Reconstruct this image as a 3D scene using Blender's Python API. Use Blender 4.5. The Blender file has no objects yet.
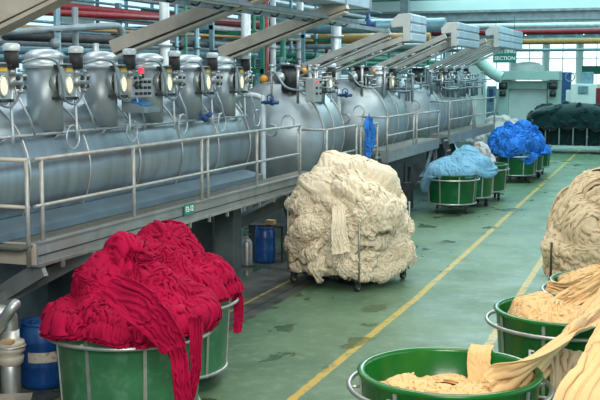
import bpy, math, random
import numpy as np
from mathutils import Vector, Matrix
PI = math.pi
rnd = random.Random(7)
C = bpy.context.scene.collection
sc = bpy.context.scene

# ------------------------------------------------------------------ camera
FPX, CH = 1080.0, 3.0
PITCH = math.atan(125 / FPX); YAW = math.atan(390 / FPX * math.cos(PITCH))
cd = bpy.data.cameras.new('camera'); cam = bpy.data.objects.new('camera', cd); C.objects.link(cam)
cam.location = (0, 0, CH); cam.rotation_euler = (PI / 2 - PITCH, 0, YAW)
cd.sensor_width = 36; cd.lens = FPX / 600 * 36; cd.clip_end = 300
sc.camera = cam
_s, _c = math.sin, math.cos
CR = Vector((_c(YAW), _s(YAW), 0)); CF = Vector((-_s(YAW) * _c(PITCH), _c(YAW) * _c(PITCH), -_s(PITCH))); CU = CR.cross(CF)

def at(px, py, X=None, Y=None, Z=None, D=None):
    """sight line through a pixel met with a plane of the hall"""
    v = CF + (px - 300) / FPX * CR + (200 - py) / FPX * CU
    if X is not None: t = X / v.x
    elif Y is not None: t = Y / v.y
    elif Z is not None: t = (Z - CH) / v.z
    else: t = D
    return Vector((v.x * t, v.y * t, CH + v.z * t))

# ------------------------------------------------------------------ materials
MATS = {}
def nodes(name):
    m = bpy.data.materials.new(name); m.use_nodes = True
    nt = m.node_tree; b = nt.nodes['Principled BSDF']
    return m, nt, b
def mat(name, col, rough=.5, metal=0., var=.15, scale=6., bump=0., bscale=40., stretch=(1, 1, 1), sheen=0., emit=None, estr=0., spec=None, dirt=None, dscale=2.5, damt=.5, coord='Object'):
    m, nt, b = nodes(name)
    N, L = nt.nodes, nt.links
    tc = N.new('ShaderNodeTexCoord'); mp = N.new('ShaderNodeMapping'); mp.inputs['Scale'].default_value = stretch
    L.new(tc.outputs[coord], mp.inputs['Vector'])
    nz = N.new('ShaderNodeTexNoise'); nz.inputs['Scale'].default_value = scale; nz.inputs['Detail'].default_value = 5
    L.new(mp.outputs[0], nz.inputs['Vector'])
    mx = N.new('ShaderNodeMix'); mx.data_type = 'RGBA'
    c = Vector(col[:3])
    mx.inputs['A'].default_value = (*[max(0, x * (1 - var)) for x in c], 1); mx.inputs['B'].default_value = (*[min(1, x * (1 + var)) for x in c], 1)
    cr = N.new('ShaderNodeMapRange'); cr.inputs[1].default_value = .3; cr.inputs[2].default_value = .7
    L.new(nz.outputs['Fac'], cr.inputs[0]); L.new(cr.outputs[0], mx.inputs['Factor'])
    out = mx.outputs['Result']
    if dirt:
        n2 = N.new('ShaderNodeTexNoise'); n2.inputs['Scale'].default_value = dscale; n2.inputs['Detail'].default_value = 6
        L.new(tc.outputs['Object'], n2.inputs['Vector'])
        r2 = N.new('ShaderNodeMapRange'); r2.inputs[1].default_value = .52; r2.inputs[2].default_value = .72; r2.inputs[4].default_value = damt
        L.new(n2.outputs['Fac'], r2.inputs[0])
        m2 = N.new('ShaderNodeMix'); m2.data_type = 'RGBA'; m2.inputs['B'].default_value = (*dirt, 1)
        L.new(r2.outputs[0], m2.inputs['Factor']); L.new(out, m2.inputs['A']); out = m2.outputs['Result']
    L.new(out, b.inputs['Base Color'])
    b.inputs['Roughness'].default_value = rough; b.inputs['Metallic'].default_value = metal
    if spec is not None: b.inputs['Specular IOR Level'].default_value = spec
    if sheen:
        b.inputs['Sheen Weight'].default_value = sheen; b.inputs['Sheen Roughness'].default_value = .5
    if bump:
        n3 = N.new('ShaderNodeTexNoise'); n3.inputs['Scale'].default_value = bscale; n3.inputs['Detail'].default_value = 4
        L.new(mp.outputs[0], n3.inputs['Vector'])
        bp = N.new('ShaderNodeBump'); bp.inputs['Strength'].default_value = bump; bp.inputs['Distance'].default_value = .02
        L.new(n3.outputs['Fac'], bp.inputs['Height']); L.new(bp.outputs[0], b.inputs['Normal'])
    if emit:
        b.inputs['Emission Color'].default_value = (*emit, 1); b.inputs['Emission Strength'].default_value = estr
    MATS[name] = m
    return m

mat('tank_steel', (.33, .41, .455), .36, .8, .18, 1.5, .04, 3, (1, 4, .35), dirt=(.20, .17, .145), dscale=1.2, damt=.55)
mat('gutter_paint', (.13, .20, .25), .5, .4, .15, 3, dirt=(.2, .19, .17), dscale=4, damt=.5)
def tank_bands():  # ragged dark brown bands at three heights of the shell
    m = MATS['tank_steel']; nt = m.node_tree; N, L = nt.nodes, nt.links; b = N['Principled BSDF']
    src = b.inputs['Base Color'].links[0].from_socket
    tc = N.new('ShaderNodeTexCoord'); sp = N.new('ShaderNodeSeparateXYZ'); L.new(tc.outputs['Object'], sp.inputs[0])
    def band(z0, w, amt, prev):
        a = N.new('ShaderNodeMath'); a.operation = 'SUBTRACT'; L.new(sp.outputs[2], a.inputs[0]); a.inputs[1].default_value = z0
        ab = N.new('ShaderNodeMath'); ab.operation = 'ABSOLUTE'; L.new(a.outputs[0], ab.inputs[0])
        nz = N.new('ShaderNodeTexNoise'); nz.inputs['Scale'].default_value = 2.5; nz.inputs['Detail'].default_value = 5; L.new(tc.outputs['Object'], nz.inputs['Vector'])
        n = N.new('ShaderNodeMath'); n.operation = 'MULTIPLY_ADD'; L.new(nz.outputs['Fac'], n.inputs[0]); n.inputs[1].default_value = w * 1.2; L.new(ab.outputs[0], n.inputs[2])
        r = N.new('ShaderNodeMapRange'); L.new(n.outputs[0], r.inputs[0]); r.inputs[1].default_value = w * .8; r.inputs[2].default_value = w * 1.5; r.inputs[3].default_value = amt; r.inputs[4].default_value = 0
        x = N.new('ShaderNodeMix'); x.data_type = 'RGBA'; L.new(r.outputs[0], x.inputs['Factor']); L.new(prev, x.inputs['A']); x.inputs['B'].default_value = (.12, .10, .085, 1)
        return x.outputs['Result']
    o = band(2.10, .075, .8, src); o = band(1.70, .09, .7, o); o = band(2.50, .05, .5, o)
    L.new(o, b.inputs['Base Color'])
tank_bands()
mat('head_steel', (.35, .42, .445), .44, .65, .13, 2.5, .04, 5, dirt=(.28, .26, .22), dscale=1.6, damt=.5)
mat('bright_steel', (.58, .64, .66), .42, .7, .15, 8)
mat('dull_steel', (.42, .45, .45), .42, .75, .2, 6, dirt=(.25, .22, .18), damt=.5)
mat('rail_paint', (.36, .38, .36), .4, .35, .18, 10, dirt=(.3, .24, .17), dscale=7, damt=.5)
mat('platform_paint', (.24, .27, .27), .5, .3, .18, 4, dirt=(.26, .22, .16), dscale=3, damt=.6)
mat('beam_paint', (.43, .395, .33), .5, .1, .12, 5, dirt=(.27, .23, .18), dscale=3, damt=.5)
mat('beam_grey', (.36, .37, .345), .5, .15, .12, 5, dirt=(.24, .21, .17), dscale=3, damt=.5)
mat('dark_steel', (.055, .062, .065), .5, .5, .3, 8)
mat('grating', (.16, .155, .13), .6, .5, .3, 60, .5, 90)
mat('brass_glow', (.9, .8, .5), .4, 0, emit=(1, .66, .26), estr=1.35)
mat('red_lamp', (.7, .02, .05), .3, 0, emit=(1, .03, .06), estr=1.2)
mat('yellow_label', (.75, .45, .04), .5)
mat('orange_knob', (.8, .33, .02), .4)
mat('red_paint', (.22, .012, .02), .4, 0, .2)
mat('orange_paint', (.34, .19, .05), .5, 0, .2)
mat('green_paint', (.012, .16, .10), .4, 0, .2)
mat('blue_paint', (.02, .075, .22), .4, 0, .2)
mat('pipe_grey', (.22, .28, .30), .45, .4, .25, 5)
mat('pipe_blue', (.16, .30, .36), .4, .4, .25, 5)
mat('pipe_white', (.55, .62, .63), .4, .2, .15, 5)
mat('rubber', (.02, .02, .022), .6)
mat('tub_green', (.006, .105, .030), .28, 0, .22, 3, .06, 8, dirt=(.05, .17, .085), dscale=6, damt=.5)
mat('tub_green_faded', (.045, .185, .085), .38, 0, .22, 3, .06, 8, dirt=(.15, .30, .19), dscale=11, damt=.55)
mat('tub_bright', (.008, .135, .018), .22, 0, .2, 3, .04, 8, dirt=(.06, .17, .03), dscale=3, damt=.5)
mat('tub_steel', (.45, .47, .44), .35, .7, .15, 9)
mat('wheel_orange', (.75, .24, .02), .45)
mat('drum_blue', (.006, .055, .22), .33, 0, .25, 4, dirt=(.03, .12, .27), dscale=6, damt=.6)
mat('paper', (.55, .50, .44), .8, 0, .1, 8, dirt=(.12, .09, .08), dscale=22, damt=.85)
mat('white_paint', (.75, .80, .78), .5)
mat('sign_green', (.006, .20, .14), .45)
mat('letter_white', (.85, .88, .85), .6, 0, .03)
mat('letter_pale', (.35, .55, .38), .6, 0, .2, 30)
mat('box_panel', (.48, .63, .73), .4, .5, .12, 3)
mat('box_side', (.44, .47, .46), .5, .3, .12, 3)
mat('machine_green', (.42, .60, .55), .5, 0, .08, 2)
mat('machine_white', (.72, .80, .79), .5, 0, .06, 2)
mat('wall_teal', (.60, .74, .72), .8, 0, .08, .6)
mat('ceiling_grey', (.34, .46, .48), .8, 0, .15, .8)
mat('window_light', (.8, .95, 1), .5, 0, emit=(.72, .95, 1.0), estr=1.5)
mat('window_dim', (.6, .75, .8), .5, 0, emit=(.66, .90, 1.0), estr=.95)
mat('lamp_light', (.9, 1, 1), .5, 0, emit=(.85, 1, 1.0), estr=6)
mat('column_grey', (.12, .15, .155), .5, .2, .25, 2.5, dirt=(.05, .055, .055), dscale=3, damt=.6)
mat('cardboard', (.42, .27, .13), .8)
mat('glass_dark', (.03, .035, .03), .12)
mat('panel_grey', (.36, .40, .40), .45, .3)
mat('screen_blue', (.03, .22, .55), .3)

def cloth_mat(name, col, dark=.8, fine=.35, sheen=.25, rough=.85, cscale=7.):
    """woven cloth: slight colour variation in the weave and small wrinkles"""
    m, nt, b = nodes(name); N, L = nt.nodes, nt.links
    tc = N.new('ShaderNodeTexCoord')
    n1 = N.new('ShaderNodeTexNoise'); n1.inputs['Scale'].default_value = 3.; n1.inputs['Detail'].default_value = 3
    L.new(tc.outputs['Object'], n1.inputs['Vector'])
    mx = N.new('ShaderNodeMix'); mx.data_type = 'RGBA'
    mx.inputs['A'].default_value = (*[x * dark for x in col], 1); mx.inputs['B'].default_value = (*col, 1)
    mr = N.new('ShaderNodeMapRange'); mr.inputs[1].default_value = .35; mr.inputs[2].default_value = .6
    L.new(n1.outputs['Fac'], mr.inputs[0]); L.new(mr.outputs[0], mx.inputs['Factor']); L.new(mx.outputs['Result'], b.inputs['Base Color'])
    n2 = N.new('ShaderNodeTexNoise'); n2.noise_type = 'RIDGED_MULTIFRACTAL'; n2.inputs['Scale'].default_value = cscale; n2.inputs['Detail'].default_value = 3; n2.inputs['Distortion'].default_value = .8
    L.new(tc.outputs['Object'], n2.inputs['Vector'])
    bp = N.new('ShaderNodeBump'); bp.inputs['Strength'].default_value = fine * 1.6; bp.inputs['Distance'].default_value = .025
    L.new(n2.outputs['Fac'], bp.inputs['Height']); L.new(bp.outputs[0], b.inputs['Normal'])
    b.inputs['Roughness'].default_value = rough; b.inputs['Sheen Weight'].default_value = sheen
    b.inputs['Specular IOR Level'].default_value = .2
    MATS[name] = m
cloth_mat('cloth_crimson', (.39, .0008, .044), .8, .3, 0.)
cloth_mat('cloth_cream', (.80, .69, .51), .9, .35, .1)
cloth_mat('cloth_tan', (.68, .53, .34), .9, .35, .1)
cloth_mat('cloth_butter', (.78, .52, .25), .93, .3, .1)
cloth_mat('cloth_sky', (.17, .40, .56), .9, .2)
cloth_mat('cloth_blue', (.035, .22, .70), .6, .35, 0.)
cloth_mat('cloth_bottle', (.006, .035, .036), .8)
cloth_mat('cloth_pink', (.55, .50, .48), .85)
cloth_mat('cloth_greyteal', (.25, .35, .34), .85)

# floor: painted green concrete, worn yellow lines, bare dark strip under the machines, wet patches
def floor_mat():
    m, nt, b = nodes('floor_paint'); N, L = nt.nodes, nt.links
    tc = N.new('ShaderNodeTexCoord'); sp = N.new('ShaderNodeSeparateXYZ'); L.new(tc.outputs['Object'], sp.inputs[0])
    X, Y = sp.outputs[0], sp.outputs[1]
    def math_(op, a, b_=None, c_=None, clamp=False):
        n = N.new('ShaderNodeMath'); n.operation = op; n.use_clamp = clamp
        for i, v in enumerate((a, b_, c_)):
            if v is None: continue
            if isinstance(v, (int, float)): n.inputs[i].default_value = v
            else: L.new(v, n.inputs[i])
        return n.outputs[0]
    def noise(scale, detail=4, st=(1, 1, 1), off=(0, 0, 0)):
        mp = N.new('ShaderNodeMapping'); mp.inputs['Scale'].default_value = st; mp.inputs['Location'].default_value = off
        L.new(tc.outputs['Object'], mp.inputs[0])
        n = N.new('ShaderNodeTexNoise'); n.inputs['Scale'].default_value = scale; n.inputs['Detail'].default_value = detail
        L.new(mp.outputs[0], n.inputs['Vector']); return n.outputs['Fac']
    def rng(v, a, b_, c_=0., d=1.):
        n = N.new('ShaderNodeMapRange'); L.new(v, n.inputs[0])
        for i, q in enumerate((a, b_, c_, d)): n.inputs[i + 1].default_value = q
        return n.outputs[0]
    def mix(f, a, b_):
        n = N.new('ShaderNodeMix'); n.data_type = 'RGBA'; L.new(f, n.inputs['Factor'])
        for k, v in (('A', a), ('B', b_)):
            if isinstance(v, tuple): n.inputs[k].default_value = (*v, 1)
            else: L.new(v, n.inputs[k])
        return n.outputs['Result']
    base = mix(rng(noise(.9, 6), .35, .65), (.078, .150, .088), (.126, .212, .122))
    base = mix(rng(noise(7, 6), .50, .74, 0, .6), base, (.19, .29, .19))
    base = mix(rng(noise(24, 4), .62, .72, 0, .5), base, (.27, .37, .26))
    base = mix(rng(noise(2.6, 5, off=(4, 2, 0)), .55, .75, 0, .55), base, (.07, .14, .085))
    wear = rng(noise(9, 5), .38, .5, .35, 1.)
    l1 = math_('ABSOLUTE', math_('ADD', math_('ADD', X, 3.37), math_('MULTIPLY', math_('MAXIMUM', math_('SUBTRACT', Y, 14.), 0.), .0222)))
    l2 = math_('ABSOLUTE', math_('ADD', math_('ADD', X, 2.0), math_('MULTIPLY', math_('SUBTRACT', Y, 11.6), .026)))
    l3 = math_('ABSOLUTE', math_('ADD', X, 5.42))
    wob = math_('MULTIPLY', math_('SUBTRACT', noise(8, 3), .5), .03)
    def line(v, w): return rng(math_('ADD', v, wob), w, w + .006, 1, 0)
    ln = math_('MAXIMUM', line(l1, .043), line(l2, .045))
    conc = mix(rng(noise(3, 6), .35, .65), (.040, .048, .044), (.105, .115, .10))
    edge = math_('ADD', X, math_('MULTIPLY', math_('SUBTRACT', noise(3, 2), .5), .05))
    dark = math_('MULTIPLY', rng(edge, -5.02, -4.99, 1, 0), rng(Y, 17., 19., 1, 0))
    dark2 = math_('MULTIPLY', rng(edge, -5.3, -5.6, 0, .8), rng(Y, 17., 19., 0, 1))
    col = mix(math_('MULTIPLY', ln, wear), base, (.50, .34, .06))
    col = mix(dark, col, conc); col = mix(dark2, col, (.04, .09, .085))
    col = mix(math_('MULTIPLY', math_('MULTIPLY', line(l3, .022), wear), rng(Y, 17, 17.2, .8, 0)), col, (.45, .33, .08))
    # gutter line along the edge of the concrete
    gut = rng(math_('ABSOLUTE', math_('ADD', X, 5.2)), .012, .02, .8, 0)
    col = mix(math_('MULTIPLY', gut, rng(Y, 17, 17.2, 1, 0)), col, (.02, .022, .02))
    # wet dark patches
    pud = noise(1.5, 4, (1, .55, 1), (3.2, 7.7, 0))
    wet = math_('MULTIPLY', rng(pud, .615, .63), rng(X, -3.1, -3.4, 0, 1))
    wet = math_('MAXIMUM', wet, math_('MULTIPLY', rng(noise(2.6, 4, (1, .5, 1), (1.2, 2.3, 0)), .66, .675), rng(X, -3.0, -3.3, 0.0, 1)))
    col = mix(math_('MULTIPLY', wet, .72), col, (.035, .075, .025))
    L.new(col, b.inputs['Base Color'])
    rg = rng(noise(1.2, 4), .3, .7, .32, .58)
    L.new(math_('SUBTRACT', rg, math_('MULTIPLY', wet, .2)), b.inputs['Roughness']); b.inputs['Specular IOR Level'].default_value = .25
    bp = N.new('ShaderNodeBump'); bp.inputs['Strength'].default_value = .12; bp.inputs['Distance'].default_value = .01
    L.new(noise(30, 5), bp.inputs['Height']); L.new(bp.outputs[0], b.inputs['Normal'])
    MATS['floor'] = m
floor_mat()

# ------------------------------------------------------------------ mesh builder
class MB:
    def __init__(s): s.v = []; s.f = []; s.sm = []
    def add(s, vs, fs, smooth=False):
        n = len(s.v); s.v += [tuple(v) for v in vs]; s.f += [tuple(i + n for i in f) for f in fs]; s.sm += [smooth] * len(fs)
        return s
    def box(s, c, d, rz=0, M=None):
        x, y, z = (q / 2 for q in d); vs = []
        for a in (-1, 1):
            for b in (-1, 1):
                for e in (-1, 1): vs.append(Vector((a * x, b * y, e * z)))
        if M is not None: vs = [M @ v for v in vs]
        elif rz:
            R = Matrix.Rotation(rz, 3, 'Z'); vs = [R @ v for v in vs]
        c = Vector(c)
        return s.add([v + c for v in vs], [(0, 1, 3, 2), (4, 6, 7, 5), (0, 4, 5, 1), (2, 3, 7, 6), (0, 2, 6, 4), (1, 5, 7, 3)])
    def beam(s, a, b, w, h, up=Vector((0, 0, 1))):
        """rectangular bar from a to b"""
        a, b = Vector(a), Vector(b); t = b - a; L = t.length; t.normalize(); sd = t.cross(up)
        if sd.length < 1e-4: sd = Vector((1, 0, 0))
        sd.normalize(); u = sd.cross(t); M = Matrix((sd, t, u)).transposed()
        return s.box((a + b) / 2, (w, L, h), M=M)
    def tube(s, pts, r, n=10, closed=False, caps=True):
        pts = [Vector(p) for p in pts]; m = len(pts); rs = r if isinstance(r, (list, tuple)) else [r] * m
        prev = None; vs = []
        for i, p in enumerate(pts):
            if closed: t = pts[(i + 1) % m] - pts[i - 1]
            else: t = pts[min(i + 1, m - 1)] - pts[max(i - 1, 0)]
            t.normalize()
            if prev is None:
                prev = t.orthogonal().normalized()
            prev = (prev - t * prev.dot(t))
            if prev.length < 1e-5: prev = t.orthogonal()
            prev.normalize(); q = t.cross(prev)
            for k in range(n):
                a = 2 * PI * k / n; vs.append(p + (prev * math.cos(a) + q * math.sin(a)) * rs[i])
        fs = []
        for i in range(m if closed else m - 1):
            for k in range(n):
                j = (i + 1) % m; fs.append((i * n + k, i * n + (k + 1) % n, j * n + (k + 1) % n, j * n + k))
        s.add(vs, fs, True)
        if not closed and caps:
            b0 = len(s.v) - len(vs)
            s.f.append(tuple(b0 + k for k in range(n))[::-1]); s.sm.append(False)
            s.f.append(tuple(b0 + (m - 1) * n + k for k in range(n))); s.sm.append(False)
        return s
    def cyl(s, a, b, r, n=16, r2=None): return s.tube([a, b], [r, r if r2 is None else r2], n)
    def lathe(s, c, prof, n=32, axis='Z', sx=1., sy=1.):
        """prof: (radius, height) pairs turned about an axis through c"""
        c = Vector(c); vs = []
        for (r, h) in prof:
            for k in range(n):
                a = 2 * PI * k / n; x, y = r * math.cos(a) * sx, r * math.sin(a) * sy
                vs.append(c + (Vector((x, y, h)) if axis == 'Z' else Vector((x, h, y)) if axis == 'Y' else Vector((h, x, y))))
        fs = []
        for i in range(len(prof) - 1):
            for k in range(n): fs.append((i * n + k, i * n + (k + 1) % n, (i + 1) * n + (k + 1) % n, (i + 1) * n + k))
        return s.add(vs, fs, True)
    def ring(s, c, R, r, axis='Z', n=40, m=8, a0=0, a1=2 * PI, sx=1):
        c = Vector(c); full = abs(a1 - a0 - 2 * PI) < 1e-6; pts = []
        for k in range(n + (0 if full else 1)):
            a = a0 + (a1 - a0) * k / n; x, y = R * math.cos(a) * sx, R * math.sin(a)
            pts.append(c + (Vector((x, y, 0)) if axis == 'Z' else Vector((x, 0, y)) if axis == 'Y' else Vector((0, x, y))))
        return s.tube(pts, r, m, closed=full)
    def prism(s, poly, h0, h1, axis='Z'):
        """poly of 2D points extruded along an axis; X: (y,z)  Y: (x,z)  Z: (x,y)"""
        def P(a, b, h): return (a, b, h) if axis == 'Z' else (a, h, b) if axis == 'Y' else (h, a, b)
        n = len(poly); vs = [P(a, b, h0) for a, b in poly] + [P(a, b, h1) for a, b in poly]
        return s.add(vs, [tuple(range(n))[::-1], tuple(range(n, 2 * n))] + [(i, (i + 1) % n, n + (i + 1) % n, n + i) for i in range(n)])
    def sphere(s, c, r, n=14, m=9, sc=(1, 1, 1)):
        prof = []
        c = Vector(c); vs = []
        for i in range(m + 1):
            th = PI * i / m
            for k in range(n):
                a = 2 * PI * k / n
                vs.append(c + Vector((r * math.sin(th) * math.cos(a) * sc[0], r * math.sin(th) * math.sin(a) * sc[1], r * math.cos(th) * sc[2])))
        fs = [(i * n + k, (i + 1) * n + k, (i + 1) * n + (k + 1) % n, i * n + (k + 1) % n) for i in range(m) for k in range(n)]
        return s.add(vs, fs, True)
    def build(s, name, m, parent=None, bevel=0):
        me = bpy.data.meshes.new(name); me.from_pydata(s.v, [], s.f); me.update()
        me.polygons.foreach_set('use_smooth', s.sm)
        me.materials.append(MATS[m] if isinstance(m, str) else m)
        import bmesh
        bm = bmesh.new(); bm.from_mesh(me); bmesh.ops.recalc_face_normals(bm, faces=bm.faces); bm.to_mesh(me); bm.free()
        o = bpy.data.objects.new(name, me); C.objects.link(o)
        if parent is not None:
            o.parent = parent
            o.location = -parent.location if parent.type == 'EMPTY' and parent.parent is None and not getattr(s, 'local', False) else (0, 0, 0)
        if bevel:
            bv = o.modifiers.new('bevel', 'BEVEL'); bv.width = bevel; bv.segments = 2; bv.limit_method = 'ANGLE'
        return o
def LMB():
    m = MB(); m.local = True; return m
def tag(o, label=None, cat=None, group=None, kind=None):
    if label: o['label'] = label
    if cat: o['category'] = cat
    if group: o['group'] = group
    if kind: o['kind'] = kind
    return o
def thing(name, loc, label, cat, group=None, rz=0):
    o = bpy.data.objects.new(name, None); C.objects.link(o); o.location = loc; o.rotation_euler = (0, 0, rz); o.empty_display_size = .2
    return tag(o, label, cat, group)
def copy_tree(o, parent=None):
    c = o.copy(); C.objects.link(c); c.parent = parent
    for ch in list(o.children): copy_tree(ch, c)
    return c
def smooth_path(pts, k=6):
    pts = [Vector(p) for p in pts]; out = []
    for i in range(len(pts) - 1):
        p0 = pts[max(i - 1, 0)]; p1 = pts[i]; p2 = pts[i + 1]; p3 = pts[min(i + 2, len(pts) - 1)]
        for j in range(k):
            t = j / k
            out.append(.5 * ((2 * p1) + (p2 - p0) * t + (2 * p0 - 5 * p1 + 4 * p2 - p3) * t * t + (3 * p1 - p0 - 3 * p2 + p3) * t ** 3))
    out.append(pts[-1]); return out
def text(name, body, size, m, loc, rot, parent=None, depth=.003, align='CENTER'):
    cu = bpy.data.curves.new(name, 'FONT'); cu.body = body; cu.size = size; cu.extrude = depth; cu.align_x = align; cu.align_y = 'CENTER'; cu.offset = size * .02
    tmp = bpy.data.objects.new(name, cu); C.objects.link(tmp)
    dg = bpy.context.evaluated_depsgraph_get(); me = bpy.data.meshes.new_from_object(tmp.evaluated_get(dg))
    bpy.data.objects.remove(tmp); me.name = name
    me.materials.clear(); me.materials.append(MATS[m])
    o = bpy.data.objects.new(name, me); C.objects.link(o); o.rotation_euler = rot
    if parent is not None:
        o.parent = parent; o.location = Vector(loc) - (parent.location if parent.type == 'EMPTY' and parent.parent is None else Vector())
    else: o.location = loc
    return o

# ------------------------------------------------------------------ cloth heaps
def snoise(P, seed, freq, octs=3):
    r = np.random.RandomState(seed); out = np.zeros(len(P)); amp = 1.; tot = 0
    for o in range(octs):
        for k in range(5):
            d = r.normal(size=3); d /= np.linalg.norm(d)
            w = r.normal(size=3); ph = r.uniform(0, 6.28, 2)
            out += amp * np.sin(freq * (P @ d) + ph[0] + 1.3 * np.sin(freq * .6 * (P @ w) / np.linalg.norm(w) + ph[1])) / 5
        tot += amp; amp *= .5; freq *= 2.
    return out / tot * 1.8
def crumple(n, sx, sy, seed, freq=9., amp=.10, iters=170, bend=.30, flatten=.012, L=2.0):
    """a square sheet squeezed to sx by sy of its size: it keeps its edge lengths, so it buckles into folds"""
    r = np.random.RandomState(seed); u = np.linspace(-L / 2, L / 2, n); U, W = np.meshgrid(u, u); d0 = L / (n - 1)
    S = np.stack([U.ravel(), W.ravel(), 0 * U.ravel()], -1)
    wx = snoise(S, seed + 1, 3.2, 2).reshape(n, n); wy = snoise(S, seed + 2, 3.2, 2).reshape(n, n)
    T = np.stack([U.ravel() * (1.3 if sx < sy else .8), W.ravel() * (.45 if sx < sy else .8), .4 * wx.ravel()], -1)
    z = snoise(T, seed + 3, freq, 3).reshape(n, n) * amp + snoise(T, seed + 4, freq * .4, 2).reshape(n, n) * amp * .8
    A = np.stack([U * sx + .10 * wx, W * sy + .10 * wy], -1); P = np.dstack([A, z])
    def pull(P, a, b, rest, k, only=None):
        pa, pb = P[a], P[b]; d = pb - pa; l = np.linalg.norm(d, axis=2, keepdims=True) + 1e-9; c = (l - rest) / l * .5 * k
        if only == 'short': c = np.minimum(c, 0)
        P[a] = pa + d * c; P[b] = pb - d * c
    E = slice
    for it in range(iters):
        for o in (0, 1):
            m_ = (n - o) // 2 * 2
            pull(P, (E(None), E(o, o + m_, 2)), (E(None), E(o + 1, o + m_, 2)), d0, .9)
            pull(P, (E(o, o + m_, 2), E(None)), (E(o + 1, o + m_, 2), E(None)), d0, .9)
        for o in range(4):
            k = (n - o - 2) // 4 * 4
            if k <= 0: continue
            pull(P, (E(None), E(o, o + k, 4)), (E(None), E(o + 2, o + k, 4)), d0 * 1.9, bend, 'short')
            pull(P, (E(o, o + k, 4), E(None)), (E(o + 2, o + k, 4), E(None)), d0 * 1.9, bend, 'short')
        pull(P, (E(0, -1), E(0, -1)), (E(1, None), E(1, None)), d0 * 1.41, .12); pull(P, (E(0, -1), E(1, None)), (E(1, None), E(0, -1)), d0 * 1.41, .12)
        P[..., :2] += (A - P[..., :2]) * .02; P[..., 2] *= 1 - flatten
    P[..., :2] -= P[..., :2].reshape(-1, 2).mean(0)
    P = P / (np.abs(P[..., :2]).max())
    q = np.maximum(np.abs(U), np.abs(W)) / (L / 2); P[..., 2] -= P[..., 2].mean()
    w_ = np.clip((1 - q) / .25, 0, 1)[..., None]
    P[..., 2:] = P[..., 2:] * (.3 + .7 * w_) - .20 * (1 - w_) ** 1.6
    return P
def finer(G):
    for ax in (0, 1):
        G = np.moveaxis(G, ax, 0); n = len(G); pad = np.concatenate([G[:1] * 2 - G[1:2], G, G[-1:] * 2 - G[-2:-1]])
        mid = (-pad[:-3] + 9 * pad[1:-2] + 9 * pad[2:-1] - pad[3:]) / 16
        O = np.empty((2 * n - 1,) + G.shape[1:]); O[::2] = G; O[1::2] = mid; G = np.moveaxis(O, 0, ax)
    return G
FOLDS = {'deep': finer(crumple(42, .52, .56, 1, 4.5, .16, 200, .5)), 'twist': finer(crumple(42, .42, .78, 2, 4.5, .15, 200, .5)), 'soft': finer(crumple(36, .72, .80, 3, 4., .10, 150, .5)),
         'pleat': finer(crumple(44, .36, .9, 4, 5., .13, 200, .5)), 'knot': finer(crumple(34, .45, .5, 6, 6., .14, 160, .5)), 'swirl': finer(crumple(44, .46, .7, 8, 3.5, .18, 200, .6)), 'fine': crumple(76, .36, .9, 4, 7., .10, 200, .5)}
def lumpy(surf, amp, freq, seed, vmax=2.):
    """the same form with rounded swellings and sharp hollows"""
    def f(U, V):
        U = np.asarray(U, float); V = np.asarray(V, float); P = surf(U, V); e = 5e-3; Vc = np.clip(V, .04, .98)
        q = np.cross(surf(U + e, Vc) - surf(U - e, Vc), surf(U, Vc + e) - surf(U, Vc - e)); q = q / np.maximum(np.linalg.norm(q, axis=1, keepdims=True), 1e-9)
        c = surf(np.array([0., .25, .5, .75]), np.array([.6] * 4)).mean(0); sg = np.sign(((P - c) * q).sum(1))
        d = np.abs(snoise(P, seed, freq, 1)) ** .7 * .75 + .35 * np.abs(snoise(P, seed + 3, freq * 2.1, 1)) ** .7 - .4
        w = np.clip(V / .12, 0, 1) * np.clip((1.02 - V) / .1, 0, 1)
        q[V < .05] = (0, 0, 1); sg[V < .05] = 1
        return P + q * (sg * d * amp * w)[:, None]
    f.base = surf; f.c = surf.c; f.rz = surf.rz; f.top = surf.top; f.lim = surf.lim
    return f
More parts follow.
